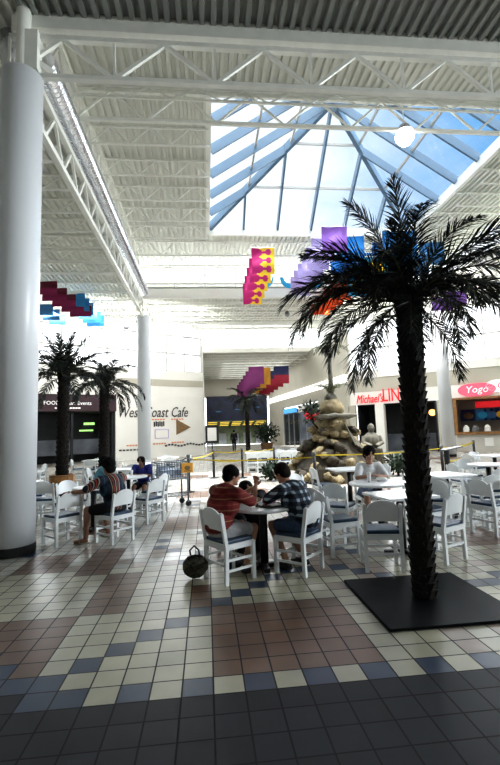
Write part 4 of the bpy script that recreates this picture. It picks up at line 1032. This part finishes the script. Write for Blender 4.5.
# man in red: elbows on the table, hands raised
person('man in a red striped shirt seated with elbows on the foreground table', (.14, 2.29, 0), 36,
       dict(pelvis=(-.02, 0, .54), belly=(.0, 0, .70), chest=(.06, 0, .87), neck=(.11, -.01, 1.03), head=(.17, -.02, 1.125), sl=(.08, .215, .935), sr=(.08, -.215, .935),
            el=(.36, .20, .80), er=(.34, -.20, .80), hl=(.50, .02, .93), hr=(.47, -.10, .98), kl=(.40, .12, .50), kr=(.38, -.14, .50), al=(.22, .13, .09), ar=(.26, -.12, .09), look=-.35, nod=.25, fat=1.22,
            curll=(-.6, -.3, .2), curlr=(-.6, .3, .2)),
       dict(skin='skin', shirt='redstripe', pants='greyshorts', hair='hair'), .0075)
person('man in a black and white plaid shirt leaning over the foreground table', (1.13, 2.35, 0), 134,
       dict(pelvis=(-.02, 0, .54), belly=(.04, 0, .70), chest=(.14, 0, .86), neck=(.23, 0, 1.0), head=(.30, .01, 1.11), sl=(.16, .215, .93), sr=(.16, -.215, .93),
            el=(.38, .25, .80), er=(.36, -.24, .80), hl=(.50, .08, .775), hr=(.50, -.08, .77), kl=(.36, .16, .50), kr=(.36, -.12, .50), al=(.16, .16, .09), ar=(.10, -.12, .09), look=.1, nod=.5, fat=1.2),
       dict(skin='skin', shirt='plaid', pants='shorts', hair='hair_brown'), .0075)
person('person in a vertically striped dark shirt seated at left, back to the camera', (-1.50, 4.36, 0), 140,
       dict(pelvis=(-.01, 0, .54), belly=(.02, 0, .70), chest=(.05, .0, .87), neck=(.09, .02, 1.02), head=(.13, .03, 1.16), sl=(.06, .21, .955), sr=(.06, -.21, .955),
            el=(.24, .40, .80), er=(.30, -.24, .80), hl=(.36, .50, .80), hr=(.45, -.10, .79), kl=(.30, .28, .50), kr=(.38, -.10, .50), al=(.26, .33, .09), ar=(.30, -.12, .09), look=.0, nod=.25, fat=1.2, footl=(.55, .83, 0)),
       dict(skin='skin_dark', shirt='vstripe', pants='blackcloth', hair='hair', shoe='sandal'), .009, hair='curly')
person('person in a pale teal shirt with black hair at the second left table', (-2.42, 7.12, 0), 20, dict(nod=.3, head=(.2, 0, 1.14)), dict(skin='skin_dark', shirt='tealshirt', pants='shorts', hair='hair'), .011, .95, hair='curly')
person('child in a violet blue shirt with dark hair, leaning on the white table', (-1.52, 7.82, 0), 262, dict(nod=.4, chest=(.12, 0, .82), neck=(.18, 0, .97), head=(.23, 0, 1.10)), dict(skin='skin_dark', shirt='blueshirt', pants='blackcloth', hair='hair'), .011, .93, hair='long')
person('person in a white shirt with black hair eating alone before the fountain', (2.86, 4.78, 0), 262, dict(nod=.55, look=.1, el=(.28, .25, .78), er=(.28, -.25, .78), hl=(.42, .06, .82), hr=(.42, -.06, .82), fat=.92, sl=(.11, .16, .95), sr=(.11, -.16, .95)), dict(skin='skin', shirt='whiteshirt', pants='shorts', hair='hair'), .0085, 1.0, hair='curly')
person('child in black clothes leaning on the far side of the foreground table', (.38, 3.26, 0), 290, dict(pelvis=(0, 0, .50), belly=(.05, 0, .6), chest=(.16, 0, .70), neck=(.25, 0, .78), head=(.34, 0, .86), sl=(.17, .16, .76), sr=(.17, -.16, .76), nod=.5, el=(.28, .26, .79), er=(.28, -.26, .79), hl=(.42, .14, .765), hr=(.42, -.14, .765)),
       dict(skin='skin_dark', shirt='blackcloth', pants='blackcloth', hair='hair'), .009, 1.0, sleeves='long', bottom='trousers')
chair(.38, 3.26, 290, 'white chair of the child in black beyond the foreground table')
person('distant person in dark clothes walking down the corridor', (2.25, 34, 0), 80,
       dict(pelvis=(0, 0, .95), belly=(0, 0, 1.1), chest=(.02, 0, 1.32), neck=(.03, 0, 1.5), head=(.05, 0, 1.64), sl=(.02, .19, 1.43), sr=(.02, -.19, 1.43), el=(.04, .25, 1.15), er=(-.06, -.25, 1.15), hl=(.16, .26, .92), hr=(-.04, -.27, .9),
            hipl=(0, .1, .92), hipr=(0, -.1, .92), kl=(.14, .1, .50), kr=(-.06, -.1, .50), al=(.12, .1, .09), ar=(-.28, -.1, .12)), dict(skin='skin', shirt='blackcloth', pants='blackcloth', hair='hair'), .018, 1.0, sleeves='long', bottom='trousers')
# stone figure
t = thing('stone_statue', 'grey stone bust statue on a rock right of the fountain', 'statue', (5.95, 12.6, 0))
b = MB(); b.lathe([(0, 0), (.5, 0), (.42, .4), (.36, .85), (0, .9)], 12); b.v = [(x * (1 + .15 * noise.noise(Vector((x, y, z)) * 3)), y, z) for x, y, z in b.v]; b.build('pedestal', M['rockdark'], t)
b = MB(); b.ell((0, 0, 1.15), (.32, .22, .32)); b.ell((0, 0, 1.42), (.08, .08, .12)); b.ell((0, -.02, 1.6), (.13, .14, .17)); b.ell((0, -.16, 1.58), (.02, .03, .03))
for s in (-1, 1): b.tube([(s * .28, 0, 1.3), (s * .36, -.1, 1.05), (s * .1, -.25, .95)], [.09, .08, .06], 10)
remesh(b.build('figure', M['stone'], t, True), .02)

# ---------------------------------------------------------------- light
w = bpy.data.worlds.new('sky'); bpy.context.scene.world = w; w.use_nodes = True; nt = w.node_tree; nt.nodes.clear()
o = node(nt, 'ShaderNodeOutputWorld'); bg = node(nt, 'ShaderNodeBackground'); nt.links.new(bg.outputs[0], o.inputs[0])
tc = node(nt, 'ShaderNodeTexCoord'); sp = node(nt, 'ShaderNodeSeparateXYZ'); nt.links.new(tc.outputs['Generated'], sp.inputs[0])
mp = node(nt, 'ShaderNodeMapping'); mp.inputs['Scale'].default_value = (1.2, 1.2, 1.6); mp.inputs['Location'].default_value = (.35, .1, .2); nt.links.new(tc.outputs['Generated'], mp.inputs[0])
nz = node(nt, 'ShaderNodeTexNoise'); nz.inputs['Scale'].default_value = 1.9; nz.inputs['Detail'].default_value = 6; nt.links.new(mp.outputs[0], nz.inputs['Vector'])
# clouds thicken to the left, clear blue to the right
bias = math_n(nt, 'ADD', nz.outputs['Fac'], math_n(nt, 'MULTIPLY', sp.outputs[0], -.62))
bias = math_n(nt, 'ADD', bias, math_n(nt, 'MULTIPLY', sp.outputs[1], .30))
mr = node(nt, 'ShaderNodeMapRange'); nt.links.new(bias, mr.inputs[0]); mr.inputs[1].default_value = .27; mr.inputs[2].default_value = .56
mx = node(nt, 'ShaderNodeMixRGB'); nt.links.new(mr.outputs[0], mx.inputs[0]); mx.inputs[1].default_value = (.15, .34, .60, 1); mx.inputs[2].default_value = (.68, .75, .82, 1)
hz = node(nt, 'ShaderNodeMapRange'); nt.links.new(sp.outputs[2], hz.inputs[0]); hz.inputs[1].default_value = .26; hz.inputs[2].default_value = .42; hz.inputs[3].default_value = 1; hz.inputs[4].default_value = 0
m2 = node(nt, 'ShaderNodeMixRGB'); nt.links.new(hz.outputs[0], m2.inputs[0]); nt.links.new(mx.outputs[0], m2.inputs[1]); m2.inputs[2].default_value = (1.9, 1.95, 2.0, 1)
nt.links.new(m2.outputs[0], bg.inputs[0]); bg.inputs[1].default_value = 1.0
def sun(name, rot, e, ang, col=(1, 1, 1)):
    l = bpy.data.lights.new(name, 'SUN'); l.energy = e; l.angle = math.radians(ang); l.color = col; o = bpy.data.objects.new(name, l); C.objects.link(o); o.rotation_euler = [math.radians(a) for a in rot]
sun('sky_overhead', (8, 4, 0), 6.5, 70, (.95, .98, 1))
sun('sun', (5, 13, 0), 5.0, 2, (1, .97, .9))
def area(name, loc, size, e, rot, col=(1, 1, 1)):
    l = bpy.data.lights.new(name, 'AREA'); l.shape = 'RECTANGLE'; l.size, l.size_y = size; l.energy = e; l.color = col; o = bpy.data.objects.new(name, l); C.objects.link(o); o.location = loc; o.rotation_euler = rot; return o
def area_to(name, loc, to, size, e, col=(1, 1, 1)):
    d = Vector(to) - Vector(loc); o = area(name, loc, size, e, (0, 0, 0), col); o.rotation_euler = d.to_track_quat('-Z', 'Y').to_euler(); return o
m = LP(LL / 2, 7.4, -.6); area_to('daylight_left_windows', m, m + LN * 5 - V(0, 0, .4), (LL * .95, 2.5), 900, (.96, .98, 1))
m = RP(RL / 2, 6.9, -.6); m = m if True else m
area_to('daylight_right_windows', m, m + RNn * 5 - V(0, 0, .4), (RL * .95, 3.4), 1200, (.96, .98, 1))
area_to('daylight_far_clerestory', (4.6, 19.2, 9.4), (4.6, 10, 8.8), (15, 1.0), 350); area_to('daylight_second_clerestory', (4.7, 33.7, 9.2), (4.7, 25, 8.6), (9.5, 1.3), 320)
area_to('corridor_fill', (4.5, 41, 7.8), (4.5, 41, 0), (6, 12), 300)  # added soft fill for the corridor, no fixture behind it
area_to('cafe_wall_fill', (-4, 19.3, 7.9), (-6, 28, 2.5), (9, 1.0), 420, (1, .98, .94)); area_to('right_shop_fill', (9.5, 17, 7.9), (15, 23, 3.5), (8, 1.0), 300, (1, .98, .94))  # added fill areas without fixtures, brightening the cafe wall and right shop fronts
area_to('entrance_daylight', (23.5, -2, 6.0), (-3, 4, 4.0), (5, 3), 420, (.90, .96, 1)).data.spread = math.radians(70)

# ---------------------------------------------------------------- camera
cam = bpy.data.cameras.new('camera'); cam.sensor_fit = 'HORIZONTAL'; cam.sensor_width = 36; cam.lens = 439.108 / 500 * 36; cam.clip_end = 300
co = bpy.data.objects.new('camera', cam); C.objects.link(co)
p_, y_, r_ = .1092756, .101484, -.0348106
Fv = Vector((math.sin(y_) * math.cos(p_), math.cos(y_) * math.cos(p_), math.sin(p_))); Rv = Vector((math.cos(y_), -math.sin(y_), 0)); Uv = Rv.cross(Fv)
R2 = Rv * math.cos(r_) + Uv * math.sin(r_); U2 = -Rv * math.sin(r_) + Uv * math.cos(r_)
mt = Matrix((R2, U2, -Fv)).transposed().to_4x4(); mt.translation = Vector((-.0053, -2.9943, 1.653)); co.matrix_world = mt
sc = bpy.context.scene; sc.camera = co
sc.view_settings.view_transform = 'Standard'; sc.view_settings.look = 'Medium High Contrast'; sc.view_settings.exposure = 0.45
sc.cycles.use_denoising = True; sc.cycles.max_bounces = 8; sc.cycles.transparent_max_bounces = 12; sc.cycles.sample_clamp_indirect = 4
